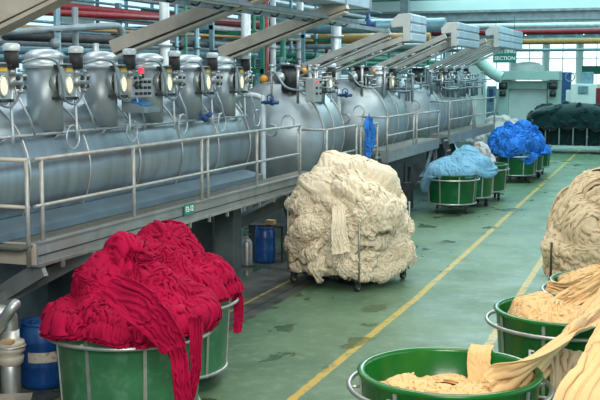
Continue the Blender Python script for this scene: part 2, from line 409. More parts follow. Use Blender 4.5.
def tiles(surf, n, seed, size, vr=(0, 1), ur=(0, 1), flat=.5, lift=.0, kinds=('deep', 'twist'), stride=1, stretch=(1., 1.), ang=None, wob=.35):
    """crumpled lengths of fabric laid over the form, each bent to follow it"""
    r = np.random.RandomState(seed); V = []; F = []; base = 0
    for i in range(n):
        G = FOLDS[kinds[i % len(kinds)]][::stride, ::stride]; m_ = G.shape[0]; P = G.reshape(-1, 3).copy()
        a = r.uniform(0, 2 * PI) if ang is None else ang + r.normal() * wob
        P = P * np.array([1, r.uniform(*stretch), 1]) * np.array([1 if r.uniform() < .5 else -1, 1, 1])
        bendk = r.normal() * .35; P[:, 0] += bendk * P[:, 1] ** 2
        P[:, :2] = P[:, :2] @ np.array([[math.cos(a), math.sin(a)], [-math.sin(a), math.cos(a)]])
        P = P * r.uniform(*size)
        g = (i * .61803 + r.uniform(-.04, .04)) % 1.; u0 = ur[0] + (ur[1] - ur[0]) * g
        v0 = vr[0] + (vr[1] - vr[0]) * math.sqrt((i + .5) / n) if vr[0] < .05 else vr[0] + (vr[1] - vr[0]) * ((i * .7548 + .1) % 1.)
        u1, v1 = np.array([u0]), np.array([min(max(v0, .03), .97)]); e = 4e-3
        cc = surf(np.array([0., .25, .5, .75]), np.array([.6] * 4)).mean(0)
        def nrm(U_, V_):
            V_ = np.clip(V_, .03, .985); q = np.cross(surf.base(U_ + e, V_) - surf.base(U_ - e, V_), surf.base(U_, V_ + e) - surf.base(U_, V_ - e)); q = q / np.maximum(np.linalg.norm(q, axis=1, keepdims=True), 1e-9)
            return q
        sb = surf.base; c = sb(u1, v1)[0]; tu = (sb(u1 + e, v1) - sb(u1 - e, v1))[0]; tv = (sb(u1, v1 + e) - sb(u1, v1 - e))[0]
        ku, kv = np.linalg.norm(tu) / (2 * e), np.linalg.norm(tv) / (2 * e); N0 = nrm(u1, v1)[0]; sg = 1 if (c - cc) @ N0 > 0 else -1
        if v0 > surf.lim:
            Uq = u0 + P[:, 0] / ku; Vq = v0 + P[:, 1] / kv
        else:   # over the top: keep the plan position and drop the cloth on to the form
            wx, wy = P[:, 0] + c[0] - surf.c[0], P[:, 1] + c[1] - surf.c[1]; ca, sa = math.cos(-surf.rz), math.sin(-surf.rz)
            lx, ly = wx * ca - wy * sa, wx * sa + wy * ca; rt = np.hypot(lx, ly); Uq = np.arctan2(ly, lx) / (2 * PI)
            rad = lambda V_: np.hypot(*(sb(Uq, V_)[:, k] - surf.c[k] for k in (0, 1)))
            lo, hi = np.zeros(len(rt)), np.full(len(rt), surf.top)
            for _ in range(11):
                md = (lo + hi) / 2; g_ = rad(md) < rt; lo = np.where(g_, md, lo); hi = np.where(g_, hi, md)
            Vq = (lo + hi) / 2; ex = rt - rad(np.full(len(rt), surf.top)); side_ = np.linalg.norm(sb(Uq, np.full(len(rt), .99)) - sb(Uq, np.full(len(rt), surf.top)), axis=1) + .05
            Vq = np.where(ex > 0, surf.top + np.maximum(ex, 0) / side_ * (1 - surf.top), Vq)
        over = np.maximum(Vq - .985, 0); Vq = np.clip(Vq, .01, .985); NN = nrm(Uq, Vq) * sg; NN[Vq < .06] = (0, 0, 1)
        Q = surf(Uq, Vq) + NN * (P[:, 2:] * flat + lift - over[:, None] * .3)
        V.append(Q); f = np.arange(m_ - 1)[:, None] * m_ + np.arange(m_ - 1)[None]
        F.append(np.stack([f, f + 1, f + m_ + 1, f + m_], -1).reshape(-1, 4) + base); base += m_ * m_
    return np.concatenate(V), np.concatenate(F)
def heap(name, surf, nu, nv, strokes, m, seed, parent=None, lump=.05, lfreq=4., wrinkle=.35, fine=.006, closed=True, wfreq=85., rope=(), tile=()):
    """crumpled fabric: many overlapping rope-like folds laid over a base form
    strokes: list of (uv path [n,2], half-width, height, base offset)"""
    us = np.linspace(0, 1, nu, endpoint=not closed); vs_ = np.linspace(0, 1, nv)
    UU, VV = np.meshgrid(us, vs_); U, V = UU.ravel(), VV.ravel()
    e = 1e-3
    P = surf(U, V)
    dU = surf(U + e, V) - surf(U - e, V); dV = surf(U, np.minimum(V + e, 1)) - surf(U, np.maximum(V - e, 0))
    Nn = np.cross(dU, dV); ln = np.linalg.norm(Nn, axis=1, keepdims=True); Nn = Nn / np.maximum(ln, 1e-9)
    bad = (ln[:, 0] < 1e-9) | (V < .02); Nn[bad] = (0, 0, 1)
    cen = P.mean(0)
    if ((P - cen) * Nn).sum() < 0: Nn[~bad] *= -1
    D = snoise(P, seed, lfreq, 3) * lump
    base = D.copy(); H = np.full(len(P), -.02)
    W = np.random.RandomState(seed + 1)
    exp = []
    for q in strokes:
        _, n_, sd_, w_, h_, L_, vr_, ang_, curl_, st_, off_, ur_ = q; rr_ = np.random.RandomState(sd_)
        for pth in walk(surf, rr_, n_, L_, ang_, curl_, st_, vr_, ur_): exp.append((pth, rr_.uniform(*w_), rr_.uniform(*h_), rr_.uniform(*off_)))
    for path, w, h, off in exp:
        path = np.asarray(path); S = surf(path[:, 0], path[:, 1]); c = S.mean(0); Rr = np.linalg.norm(S - c, axis=1).max() + w
        idx = np.where(((P - c) ** 2).sum(1) < Rr * Rr)[0]
        if not len(idx): continue
        Q = P[idx]; best = np.full(len(idx), 1e9); bs = np.zeros(len(idx)); bq = np.zeros(len(idx)); acc = 0
        total = np.linalg.norm(np.diff(S, axis=0), axis=1).sum()
        for i in range(len(S) - 1):
            a, b = S[i], S[i + 1]; t = b - a; L = np.linalg.norm(t)
            if L < 1e-6: continue
            tt = t / L; d = Q - a; k = np.clip(d @ tt, 0, L); r = d - k[:, None] * tt; dist = np.linalg.norm(r, axis=1)
            side = np.sign((np.cross(Nn[idx], tt) * r).sum(1))
            mk = dist < best; best[mk] = dist[mk]; bs[mk] = acc + k[mk]; bq[mk] = (dist * side)[mk]; acc += L
        ph = W.uniform(0, 6.28, 3); ww = w * (1 + .22 * np.sin(bs * 9 + ph[0]))
        x = np.clip(best / ww, 0, 1); endf = np.clip(np.minimum(bs, total - bs) / (w * .8) + .45, 0, 1)
        prof = np.sqrt(np.maximum(1 - x * x, 0)) * endf
        wr = 1.2 * (np.abs(np.sin(bq * wfreq * .5 * (1 + .25 * np.sin(bs * 5 + ph[2])) + 2.2 * np.sin(bs * 7 + ph[1]) + ph[0])) - .55) * wrinkle * 1.6 * h * .32 * prof
        hh = off + h * prof + wr
        hh[best > ww] = -1
        H[idx] = np.maximum(H[idx], hh)
    P2 = P + Nn * ((base * .4 + H * .4 - .05 if tile else base + H) + snoise(P, seed + 5, 40, 2) * fine)[:, None]
    fs = []
    for j in range(nv - 1):
        for i in range(nu if closed else nu - 1):
            k = (i + 1) % nu; fs.append((j * nu + i, (j + 1) * nu + i, (j + 1) * nu + k, j * nu + k))
    P2 = P2.tolist()
    for rp in rope:
        V_, F_ = ropes(surf, **rp); F_ = F_ + len(P2); P2 += V_.tolist(); fs += F_.tolist()
    for tl in tile:
        V_, F_ = tiles(surf, **tl); F_ = F_ + len(P2); P2 += V_.tolist(); fs += F_.tolist()
    me = bpy.data.meshes.new(name); me.from_pydata(P2, [], fs); me.update(); me.polygons.foreach_set('use_smooth', [True] * len(fs))
    me.materials.append(MATS[m]); o = bpy.data.objects.new(name, me); C.objects.link(o)
    if parent is not None: o.parent = parent
    return o
def walk(surf, r, n, L, ang, curl, steps, vr, ur):
    """random walk with true lengths on the form; returns (n, steps, 2) uv paths"""
    U = r.uniform(ur[0], ur[1], n); V = vr[0] + (vr[1] - vr[0]) * np.sqrt(r.uniform(size=n))
    A = r.uniform(0, 2 * PI, n) if ang is None else ang + r.normal(size=n) * .5 + PI * (r.uniform(size=n) < .5)
    LL = r.uniform(L[0], L[1], n); dA = r.normal(size=n) * curl; out = []
    e = 2e-3
    for k in range(steps):
        out.append(np.stack([U, V], -1))
        Vc = np.clip(V, .06, .99)
        su = np.linalg.norm(surf(U + e, Vc) - surf(U - e, Vc), axis=1) / (2 * e); sv = np.linalg.norm(surf(U, Vc + e) - surf(U, Vc - e), axis=1) / (2 * e)
        U = U + np.cos(A) * LL / steps / np.maximum(su, .35); V = V + np.sin(A) * LL / steps / np.maximum(sv, .2)
        lo = V < .02; A = np.where(lo, np.abs(A), A); V = np.clip(V, .02, vr[1]); A = A + dA / steps * 2 + r.normal(size=n) * .22
    return np.stack(out, 1)
def rand_strokes(n, seed, w=(.04, .09), h=(.05, .09), length=(.15, .5), vr=(0, 1), ang=None, curl=1.2, steps=9, off=(0, .05), ur=(0, 1), asp=1.):
    """recipe for folds, resolved on a form by heap()"""
    return [('walk', n, seed, w, h, length, vr, ang, curl, steps, off, ur)]
def ropes(surf, n, seed, rad, L, vr=(0, 1), ang=None, curl=2., lift=(.02, .08), pleats=5, ns=26, nt=36, ur=(0, 1), flat=.75):
    """twisted, pleated lengths of cloth lying on the form: returns verts and faces"""
    r = np.random.RandomState(seed); paths = walk(surf, r, n, L, ang, curl, 12, vr, ur); V = []; F = []; base = 0
    th = np.arange(nt) / nt * 2 * PI; ts = np.linspace(0, 1, ns)
    for i in range(n):
        uv = np.stack([np.interp(ts, np.linspace(0, 1, 12), paths[i][:, k]) for k in (0, 1)], -1)
        S = surf(uv[:, 0], uv[:, 1]); e = 3e-3; vc = np.clip(uv[:, 1], .04, .99)
        Nn = np.cross(surf(uv[:, 0] + e, vc) - surf(uv[:, 0] - e, vc), surf(uv[:, 0], vc + e) - surf(uv[:, 0], vc - e))
        Nn /= np.maximum(np.linalg.norm(Nn, axis=1, keepdims=True), 1e-9)
        cc = surf(np.array([0., .25, .5, .75]), np.array([.5] * 4)).mean(0); 
        if ((S - cc) * Nn).sum() < 0: Nn = -Nn
        lf = r.uniform(*lift); S = S + Nn * (lf * (np.sin(ts * PI) ** .5)[:, None] - .01)
        for q in range(2): S[1:-1] = (S[:-2] + 2 * S[1:-1] + S[2:]) / 4
        T = np.gradient(S, axis=0); T /= np.maximum(np.linalg.norm(T, axis=1, keepdims=True), 1e-9); B = np.cross(T, Nn); B /= np.maximum(np.linalg.norm(B, axis=1, keepdims=True), 1e-9); N2 = np.cross(B, T)
        R = r.uniform(*rad); tw = r.normal() * 5; p = r.uniform(0, 6.28, 6); k = r.randint(pleats - 1, pleats + 3)
        env = np.clip(np.sin(ts * PI) * 2.2, .25, 1) ** .7 * (1 + .28 * np.sin(ts * 8 + p[0]) + .12 * np.sin(ts * 19 + p[1]))
        TH, TS = np.meshgrid(th, ts)
        TW = TH + .55 * np.sin(TH + p[3] + 2 * TS) + .3 * np.sin(2 * TH + p[5])
        v1 = 1 - np.abs(np.sin(k * TW / 2 + tw * TS + p[2] + .5 * np.sin(6 * TS + p[0]))); v2 = 1 - np.abs(np.sin((2 * k + 1) * TW / 2 - tw * .5 * TS + p[4] + .8 * np.sin(5 * TS + p[1])))
        rr = 1.12 - .46 * v1 ** 1.7 - .22 * v2 ** 2 + .07 * np.sin(11 * TS + 2 * TH + p[5])
        rr = rr * (R * env)[:, None]; wd = r.uniform(1., 1.5)
        P = S[:, None, :] + B[:, None, :] * (rr * np.cos(TH) * wd)[..., None] + N2[:, None, :] * (rr * np.sin(TH) * flat)[..., None]
        V.append(P.reshape(-1, 3))
        a = np.arange(ns - 1)[:, None] * nt + np.arange(nt)[None]; b = np.arange(ns - 1)[:, None] * nt + (np.arange(nt)[None] + 1) % nt
        F.append(np.stack([a, b, b + nt, a + nt], -1).reshape(-1, 4) + base); base += ns * nt
    return np.concatenate(V), np.concatenate(F)
def ribbon(name, path, widths, m, seed, nw=60, nl=120, fold=.03, thick=.006, side=None, parent=None, nfold=5, sag=0., kind='pleat'):
    """long length of cloth along a path: a pleated sheet bent to follow it; side = direction of its width at each key"""
    P = smooth_path(path, 8); n = len(P); sd = smooth_path(side, 8); tt = np.linspace(0, 1, n)
    A = np.array([tuple(p) for p in P]); S0 = np.array([tuple(p.normalized()) for p in sd]); T0 = np.gradient(A, axis=0)
    G = FOLDS[kind].copy()
    if seed % 2: G[..., 0] *= -1
    for q in range(1):   # finer mesh along and across
        G = np.stack([G[:-1], (G[:-1] + G[1:]) / 2], 1).reshape(-1, G.shape[1], 3)
        if q == 0: G = np.stack([G[:, :-1], (G[:, :-1] + G[:, 1:]) / 2], 2).reshape(G.shape[0], -1, 3)
    H, W_ = G.shape[:2]; y = G[..., 1]; t = (y - y.min()) / (y.max() - y.min()); half = np.abs(G[..., 0]).max(1, keepdims=True) * .5 + np.abs(G[..., 0]).max() * .5
    x = G[..., 0] / half; z = G[..., 2] + .20 * np.clip((np.maximum(np.abs(x), 0) - .75) / .25, 0, 1) ** 1.6
    f = lambda M_: np.stack([np.interp(t, tt, M_[:, k]) for k in range(3)], -1)
    C_, S_, T_ = f(A), f(S0), f(T0); T_ /= np.linalg.norm(T_, axis=2, keepdims=True)
    S_ = S_ - T_ * (S_ * T_).sum(2, keepdims=True); S_ /= np.linalg.norm(S_, axis=2, keepdims=True); N_ = np.cross(S_, T_)
    w = np.interp(t, np.linspace(0, 1, len(widths)), widths)
    V = C_ + S_ * (x * w / 2)[..., None] + N_ * (z * fold * 9 * (w / max(widths)) ** .5 - sag * x * x)[..., None]
    k = np.arange(H - 1)[:, None] * W_ + np.arange(W_ - 1)[None]
    fs = np.stack([k, k + W_, k + W_ + 1, k + 1], -1).reshape(-1, 4)
    me = bpy.data.meshes.new(name); me.from_pydata(V.reshape(-1, 3).tolist(), [], fs.tolist()); me.update(); me.polygons.foreach_set('use_smooth', [True] * len(fs)); me.materials.append(MATS[m])
    o = bpy.data.objects.new(name, me); C.objects.link(o)
    so = o.modifiers.new('thickness', 'SOLIDIFY'); so.thickness = thick
    if parent is not None: o.parent = parent
    return o
def dome_surf(c, R, zr, Hh, bumps=(), drape=None, ell=1., power=1.3, vd=.72, rz=0.):
    """heap on a round tub: apex at v=0, rim at v=vd, then hanging down by drape(angle)"""
    c = np.array(c, float)
    def f(U, V):
        U = np.asarray(U, float); V = np.asarray(V, float); a = U * 2 * PI; t = np.clip(V / vd, 0, 1); e = np.clip((V - vd) / (1 - vd), 0, 1)
        r = R * np.sin(t * PI / 2) ** .9; h = Hh * np.cos(t * PI / 2) ** power
        x = c[0] + r * np.cos(a) * ell; y = c[1] + r * np.sin(a)
        for (bx, by, bh, bs) in bumps: h = h + bh * np.exp(-((x - bx) ** 2 + (y - by) ** 2) / bs ** 2) * np.cos(t * PI / 2) ** .5
        dr = drape(a) if drape is not None else 0 * a
        out = np.minimum(e * 3, 1) * .06 * (dr > .02) - .05 * e * (dr <= .02)
        x = x + out * np.cos(a); y = y + out * np.sin(a)
        z = zr + h - e * (.03 + dr)
        return np.stack([x, y, z], -1)
    f.base = f; f.c = c; f.rz = 0.; f.top = vd; f.lim = .62
    return f
def block_surf(c, sx, sy, z0, z1, Hd, n=4., rz=0., vtop=.42, bulge=.06, layers=5, bumps=(), pw=1.1):
    """cloth packed on a caged cart: domed top, near vertical sides bulging in layers"""
    def f(U, V):
        U = np.asarray(U, float); V = np.asarray(V, float); a = U * 2 * PI
        ca, sa = np.cos(a), np.sin(a); k = (np.abs(ca) ** n + np.abs(sa) ** n) ** (-1 / n)
        t = np.clip(V / vtop, 0, 1); e = np.clip((V - vtop) / (1 - vtop), 0, 1)
        rr = np.sin(t * PI / 2) ** .85; kk = 1 + (k - 1) * np.clip(t * 1.3 - .3, 0, 1)
        bl = bulge * np.abs(np.sin(e * PI * layers)) ** .6 * (e > 0) - .10 * np.clip((e - .93) / .07, 0, 1)
        x = (sx * rr * kk + bl) * ca; y = (sy * rr * kk + bl) * sa
        z = z1 + Hd * np.cos(t * PI / 2) ** pw - e * (z1 - z0)
        X = c[0] + x * math.cos(rz) - y * math.sin(rz); Y = c[1] + x * math.sin(rz) + y * math.cos(rz)
        for (bx, by, bh, bs) in bumps: z = z + bh * np.exp(-((X - bx) ** 2 + (Y - by) ** 2) / bs ** 2) * (1 - e)
        return np.stack([X, Y, z], -1)
    f.base = f; f.c = c; f.rz = rz; f.top = vtop; f.lim = vtop * .85
    return f

# ------------------------------------------------------------------ the setting
def struct(mb, name, m):
    o = mb.build(name, m); o['kind'] = 'structure'; return o
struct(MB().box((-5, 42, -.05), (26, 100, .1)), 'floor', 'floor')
struct(MB().box((-5, 64, 6.55), (26, 56, .1)), 'ceiling', 'ceiling_grey')
wl = MB().box((-16.1, 38, 3.3), (.2, 92, 6.6)); struct(wl, 'wall_left', 'wall_teal')
struct(MB().box((-5, 88.1, 3.3), (26, .2, 6.6)), 'wall_back', 'wall_teal')
# lintel wall and its flanged beam across the hall
m = MB().box((-5, 38.3, 6.0), (24, .3, 1.5)); struct(m, 'trim_1', 'wall_teal')
m = MB().box((-5, 38.05, 5.2), (24, .5, .08)).box((-5, 38.05, 5.04), (24, .12, .26)).box((-5, 38.05, 4.9), (24, .5, .07)); struct(m, 'trim_2', 'pipe_grey')
struct(MB().box((-5, 37.7, 5.62), (24, .08, .05)), 'trim_3', 'green_paint')
for i, yy in enumerate((47, 55, 63, 71, 79)):
    m = MB().box((-5, yy, 6.3), (22, .25, .1)).box((-5, yy, 6.1), (22, .06, .4)).box((-5, yy, 5.9), (22, .25, .08)); struct(m, 'trim_%d' % (i + 4), 'pipe_grey')
# daylight windows, back wall and left wall
w = 1
for i in range(7):
    x = -16 + i * 2.6
    b = struct(MB().box((x + 1.3, 87.95, 3.7), (2.1, .06, 3.6)), 'window_%d' % w, 'window_light'); w += 1
    fr = MB()
    for q in (.25, 1.3, 2.35): fr.box((x + q, 87.9, 3.7), (.07, .08, 3.7))
    for q in (1.87, 3.1, 4.3, 5.53): fr.box((x + 1.3, 87.9, q), (2.17, .08, .07))
    fr.build('window_frame', 'white_paint', b)
for i in range(9):
    y = 20 + i * 7.
    b = struct(MB().box((-15.97, y + 2.8, 3.5), (.06, 5.0, 3.6)), 'window_%d' % w, 'window_dim'); w += 1
    fr = MB()
    for q in (.3, 1.97, 3.63, 5.3): fr.box((-15.9, y + q, 3.5), (.08, .08, 3.7))
    for q in (1.7, 2.9, 4.1, 5.3): fr.box((-15.9, y + 2.8, q), (.08, 5.0, .06))
    fr.build('window_frame', 'pipe_blue', b)

# ------------------------------------------------------------------ dyeing tank 1
AX, AZ, AR = -6.95, 2.0, .80
T1 = thing('dyeing_tank', (AX, 11.5, 0), 'long horizontal steel dyeing tank with a row of domed ports, nearest on the left', 'tank')
m = MB().lathe((AX, 0, AZ), [(0, 6.2), (.35, 6.24), (.62, 6.36), (.76, 6.5), (AR, 6.7), (AR, 14.93), (.74, 15.1), (.55, 15.23), (.25, 15.3), (0, 15.32)], 64, 'Y'); m.build('shell', 'tank_steel', T1)
for k in range(8):
    yy = 14.93 - 1.15 * k
    MB().ring((AX, yy, AZ), AR + .006, .013, 'Y', 64, 6).build('hoop', 'dull_steel', T1)
PX = -6.35
def port(parent, X, Y, z0, ztop, r=.2, door=True):
    """domed port with side door, sight glass and bracket"""
    pt = MB().cyl((X, Y, z0), (X, Y, ztop - .15), r * .93, 28).build('port', 'head_steel', parent)
    off = (0, 0, 0)
    MB().lathe((X, Y, 0), [(r * .93, ztop - .20), (r * 1.06, ztop - .19), (r * 1.06, ztop - .16), (r * .98, ztop - .15), (r * .98, ztop - .10), (r * 1.03, ztop - .09), (r * .96, ztop - .05), (r * .7, ztop - .015), (r * .35, ztop), (0, ztop)], 32).build('lid', 'bright_steel', pt)
    zc = ztop - .35
    m = MB().cyl((X + r * .6, Y, zc), (X + r * 1.15, Y, zc), .13, 24); m.build('door_neck', 'dull_steel', pt)
    MB().ring((X + r * 1.15, Y, zc), .125, .018, 'X', 28, 8).build('gasket', 'glass_dark', pt)
    for dz in (-.16, .17): MB().box((X + r * 1.0, Y - .09, zc + dz), (.28, .035, .03)).box((X + r * 1.0 + .1, Y, zc + dz), (.03, .2, .03)).box((X + r * 1.0, Y + .09, zc + dz), (.28, .035, .03)).build('bracket', 'dark_steel', pt)
    px = X + r * 1.38
    poly = [(Y - .07, zc - .2), (Y + .07, zc - .2), (Y + .15, zc - .12), (Y + .16, zc + .08), (Y + .09, zc + .2), (Y - .09, zc + .2), (Y - .16, zc + .08), (Y - .15, zc - .12)]
    MB().prism(poly, px - .015, px + .015, 'X').build('door_plate', 'panel_grey', pt, .008)
    MB().ring((px + .02, Y, zc - .02), .095, .016, 'X', 28, 8, sx=.66).build('sight_glass_ring', 'bright_steel', pt)
    m = MB().lathe((px + .015, Y, zc - .02), [(.088, 0), (.085, .012), (.04, .02), (0, .022)], 24, 'X', .62); m.build('sight_glass', 'brass_glow', pt)
    MB().box((px + .022, Y, zc + .145), (.008, .13, .065)).build('label_plate', 'yellow_label', pt)
    return pt, px, zc
def motor(parent, X, Y, zt, ztank, s=1.):
    b = MB().cyl((X, Y, zt - .26 * s), (X, Y, zt - .08 * s), .078 * s, 18).build('motor', 'rubber', parent)
    MB().lathe((X, Y, 0), [(.085 * s, zt - .08 * s), (.09 * s, zt - .07 * s), (.088 * s, zt - .015), (.06 * s, zt), (0, zt)], 20).build('motor_cap', 'pipe_white', b)
    v = MB().sphere((X, Y, zt - .40 * s), .07 * s).cyl((X, Y, zt - .26 * s), (X, Y, zt - .34 * s), .045 * s).cyl((X - .08, Y - .05, zt - .40 * s), (X + .09, Y + .05, zt - .40 * s), .05 * s)
    for dx, dz in ((.10, .05), (.10, -.05), (.06, .1), (.05, -.1)): v.cyl((X + dx * .9, Y + .03, zt - .4 * s + dz), (X + dx * .9, Y + .1, zt - .4 * s + dz), .016, 8)
    v.build('valve', 'dull_steel', b)
    for dy in (-.05, .05):
        for dz in (.37, .46): MB().cyl((X + .085, Y + dy, zt - dz * s), (X + .115, Y + dy, zt - dz * s), .02, 10).build('bolt', 'rubber', b)
    MB().tube([(X, Y, zt - .46 * s), (X - .02, Y, zt - .6), (X - .01, Y, ztank + .02), (X - .01, Y, ztank - .1)], .015, 8).tube([(X, Y + .02, zt - .46 * s), (X + .05, Y + .2, ztank + .15), (X + .02, Y + .32, ztank)], .011, 8).build('drain_tube', 'bright_steel', b)
    return b
ports = [9.79 + 1.15 * k for k in range(-1, 5)]
for k, y in enumerate(ports):
    pt, px, zc = port(T1, PX, y, 2.42, 3.27)
    motor(T1, PX + .3, y + .14, 3.30, 2.42, .9)
    # cable loop from the motor before, over the dome, round under the plate to the next motor
    pth = smooth_path([(PX + .3, y - .87 + .02, 3.12), (PX + .28, y - .5, 3.17), (PX + .30, y - .24, 3.13), (PX + .33, y - .19, 2.95), (PX + .32, y - .13, 2.76), (PX + .33, y + .04, 2.70), (PX + .33, y + .18, 2.78), (PX + .31, y + .27, 2.9)], 5)
    MB().tube(pth, .013, 8).build('cable', 'pipe_grey', T1)
m = MB().tube([(-6.19, 6.4, 2.40), (-6.19, 14.9, 2.40)], .018, 8)
for k in range(9): m.cyl((-6.19, 6.9 + k * .96, 2.40), (-6.24, 6.9 + k * .96, 2.33), .02, 8)
m.build('spray_pipe', 'dull_steel', T1)
for k in range(6):
    y = 10.0 + 1.12 * k if k else 9.95
    p = at((73, 132, 183, 222, 257, 287)[k], (137, 131, 124, 122, 118, 116)[k], X=-6.12)
    if k < 5:
        MB().ring((p.x, p.y, p.z), .125, .009, 'X', 36, 6).cyl((p.x, p.y - .0, p.z + .12), (-6.2, p.y, p.z + .1), .01, 6).build('ring_handle', 'bright_steel', T1)
MB().sphere((-6.15, 13.35, 2.42), .055).cyl((-6.15, 13.2, 2.45), (-6.15, 13.5, 2.45), .03).cyl((-6.15, 13.35, 2.42), (-6.05, 13.35, 2.5), .03).build('tap', 'blue_paint', T1)
MB().prism([(-6.25, 1.46), (-5.93, 1.46), (-5.93, 1.53), (-6.25, 1.60)], 6.6, 14.9, 'Y').build('gutter', 'gutter_paint', T1)
m = MB()
for yy in (8.2, 11.3, 14.4): MB().box((AX, yy, .62), (.9, .3, 1.24)).build('saddle', 'column_grey', T1)
MB().box((-7.3, 10.4, .6), (.08, 8.6, 1.2)).build('shade_panel', 'column_grey', T1)  # dark panel added to keep the space under the near tank dark

# control panel on the tank
CP = thing('control_panel', tuple(at(141, 96, X=-5.98)), 'grey switch box with red beacon and rows of black buttons on the near tank', 'control panel')
a, b = at(133, 78, X=-5.98), at(151, 97, X=-5.98)
cx, cy, cz = -5.98, (a.y + b.y) / 2, (a.z + b.z) / 2; hy, hz = b.y - a.y, a.z - b.z
MB().box((cx - .08, cy, cz), (.16, hy + .05, hz)).build('cabinet', 'panel_grey', CP, .008)
for r_ in range(3):
    for q in range(4): MB().cyl((cx, cy - hy * .36 + q * hy * .24, cz + hz * .3 - r_ * hz * .3), (cx + .03, cy - hy * .36 + q * hy * .24, cz + hz * .3 - r_ * hz * .3), .017, 10).build('push_button', 'rubber', CP)
MB().cyl((cx - .02, cy + .02, cz + hz / 2), (cx - .02, cy + .02, cz + hz / 2 + .05), .035, 14).build('beacon_base', 'rubber', CP)
MB().lathe((cx - .02, cy + .02, cz + hz / 2 + .05), [(.035, 0), (.035, .05), (.02, .07), (0, .072)], 14).build('beacon', 'red_lamp', CP)
m = MB().prism([(cx - .15, cz - hz / 2 - .02), (cx + .14, cz - hz / 2 - .12), (cx + .14, cz - hz / 2 - .17), (cx - .15, cz - hz / 2 - .17)], cy - .22, cy + .16, 'Y'); m.build('console', 'pipe_grey', CP)
M = Matrix.Rotation(math.atan2(.10, .29), 3, 'Y')
MB().box((cx + .0, cy - .03, cz - hz / 2 - .062), (.18, .24, .012), M=M).build('touch_screen', 'screen_blue', CP)

# ------------------------------------------------------------------ round-headed tanks
def big_tank(X, y0, y1, R, zc, label, nports, ztop, small=False):
    T = thing('dyeing_tank', (X, y0, 0), label, 'tank')
    MB().lathe((X, 0, zc), [(0, y0 - .36), (R * .25, y0 - .345), (R * .5, y0 - .29), (R * .72, y0 - .2), (R * .88, y0 - .09), (R * .97, y0 + .02), (R, y0 + .12), (R, y1), (R * .97, y1 + .1), (R * .8, y1 + .25), (R * .4, y1 + .35), (0, y1 + .36)], 64, 'Y').build('shell', 'head_steel', T)
    n = max(2, int((y1 - y0) / .7))
    for k in range(n + 1): MB().ring((X, y0 + .12 + (y1 - y0 - .12) * k / n, zc), R + .008, .018, 'Y', 64, 6).build('hoop', 'dull_steel', T)
    for yy in (y0 + .4, y1 - .3): MB().box((X, yy, (zc - R) / 2 + .1), (R * 1.1, .2, zc - R + .2)).build('saddle', 'column_grey', T)
    for k in range(nports):
        yy = y0 + .55 + k * (y1 - y0 - .6) / max(1, nports - .4)
        port(T, X + .62, yy, zc + .6, ztop, .21)
        motor(T, X + .85, yy + .3, ztop + .02, zc + .7)
    # head fittings: sight port, pull rings, riser pipe and taps
    MB().ring((X + .42, y0 - .3, zc + .28), .12, .012, 'Y', 30, 6).build('ring_handle', 'bright_steel', T)
    MB().lathe((X + .12, y0 - .30, zc + .12), [(.11, .04), (.12, -.05), (.09, -.06), (.08, -.02), (0, -.02)], 24, 'Y').build('sight_port', 'dull_steel', T)
    pl = MB().tube(smooth_path([(X + .02, y0 - .5, zc - 1.0), (X + .02, y0 - .5, zc + .55), (X + .0, y0 - .5, zc + .68), (X - .14, y0 - .5, zc + .74), (X - .4, y0 - .5, zc + .74), (X - .5, y0 - .45, zc + .66), (X - .5, y0 - .3, zc + .5)], 4), .05, 12)
    pl.build('riser_pipe', 'pipe_white', T)
    v = MB().cyl((X + .0, y0 - .52, zc + .62), (X + .32, y0 - .52, zc + .62), .035).sphere((X + .2, y0 - .52, zc + .62), .055).cyl((X + .2, y0 - .52, zc + .62), (X + .2, y0 - .6, zc + .7), .02).ring((X + .2, y0 - .61, zc + .7), .06, .012, 'Y', 16, 6)
    v.build('tap', 'blue_paint', T)
    return T
T2 = big_tank(-7.1, 18.3, 19.6, .95, 1.9, 'round-headed steel dyeing tank just beyond the long one, riser pipe on its end', 1, 3.2)
T3 = big_tank(-7.1, 22.7, 24.6, .95, 1.95, 'second round-headed steel dyeing tank, behind the blue coat on the rail', 1, 3.2)
T4 = big_tank(-7.1, 27.8, 32.4, .98, 1.95, 'farthest steel dyeing tank with four ports under the long vent box', 4, 3.25)
# big motors / valves crowding the top of the round tanks
def top_gear(T, X, Y, Z, s, seed):
    r = random.Random(seed)
    g = MB().cyl((X, Y, Z - .35), (X, Y, Z + .1), .12 * s, 18).cyl((X + .02, Y, Z + .1), (X + .02, Y, Z + .14), .15 * s, 18).cyl((X - .1, Y - .1, Z - .1), (X - .1, Y - .3, Z - .1), .08, 16)
    g.build('gear_motor', 'dark_steel', T)
    MB().lathe((X - .1, Y - .3, Z - .1), [(.11, 0), (.11, -.03), (.05, -.03), (.05, -.06), (0, -.06)], 20, 'Y').build('motor_flange', 'dull_steel', T)
    p = MB()
    for k in range(12):
        x, y = X + r.uniform(-.3, .5), Y + r.uniform(-.3, .4); z = Z + r.uniform(-.1, .15)
        p.cyl((x, y, Z - .55), (x, y, z), r.uniform(.015, .035), 8); p.cyl((x - .05, y, z), (x + .05, y, z), .03, 8)
        p.cyl((x, y, z - .2), (x + .25, y + r.uniform(-.1, .2), z - .2), .018, 8)
    p.build('small_piping', 'dull_steel' if seed < 5 else 'pipe_grey', T)
    MB().sphere((X + .32, Y - .15, Z + .03), .045).build('knob', 'orange_knob' if seed in (3, 4) else 'dull_steel', T)
    pth = smooth_path([(X - .35, Y - .2, Z), (X - .15, Y - .35, Z - .02), (X + .05, Y - .4, Z - .25), (X + .3, Y - .35, Z - .32), (X + .5, Y - .2, Z - .3)], 5)
    MB().tube(pth, .022, 8).build('hose', 'pipe_grey', T)
top_gear(T2, -6.75, 18.3, 3.05, 1.35, 3)
top_gear(T3, -6.75, 22.8, 3.05, 1.35, 4)
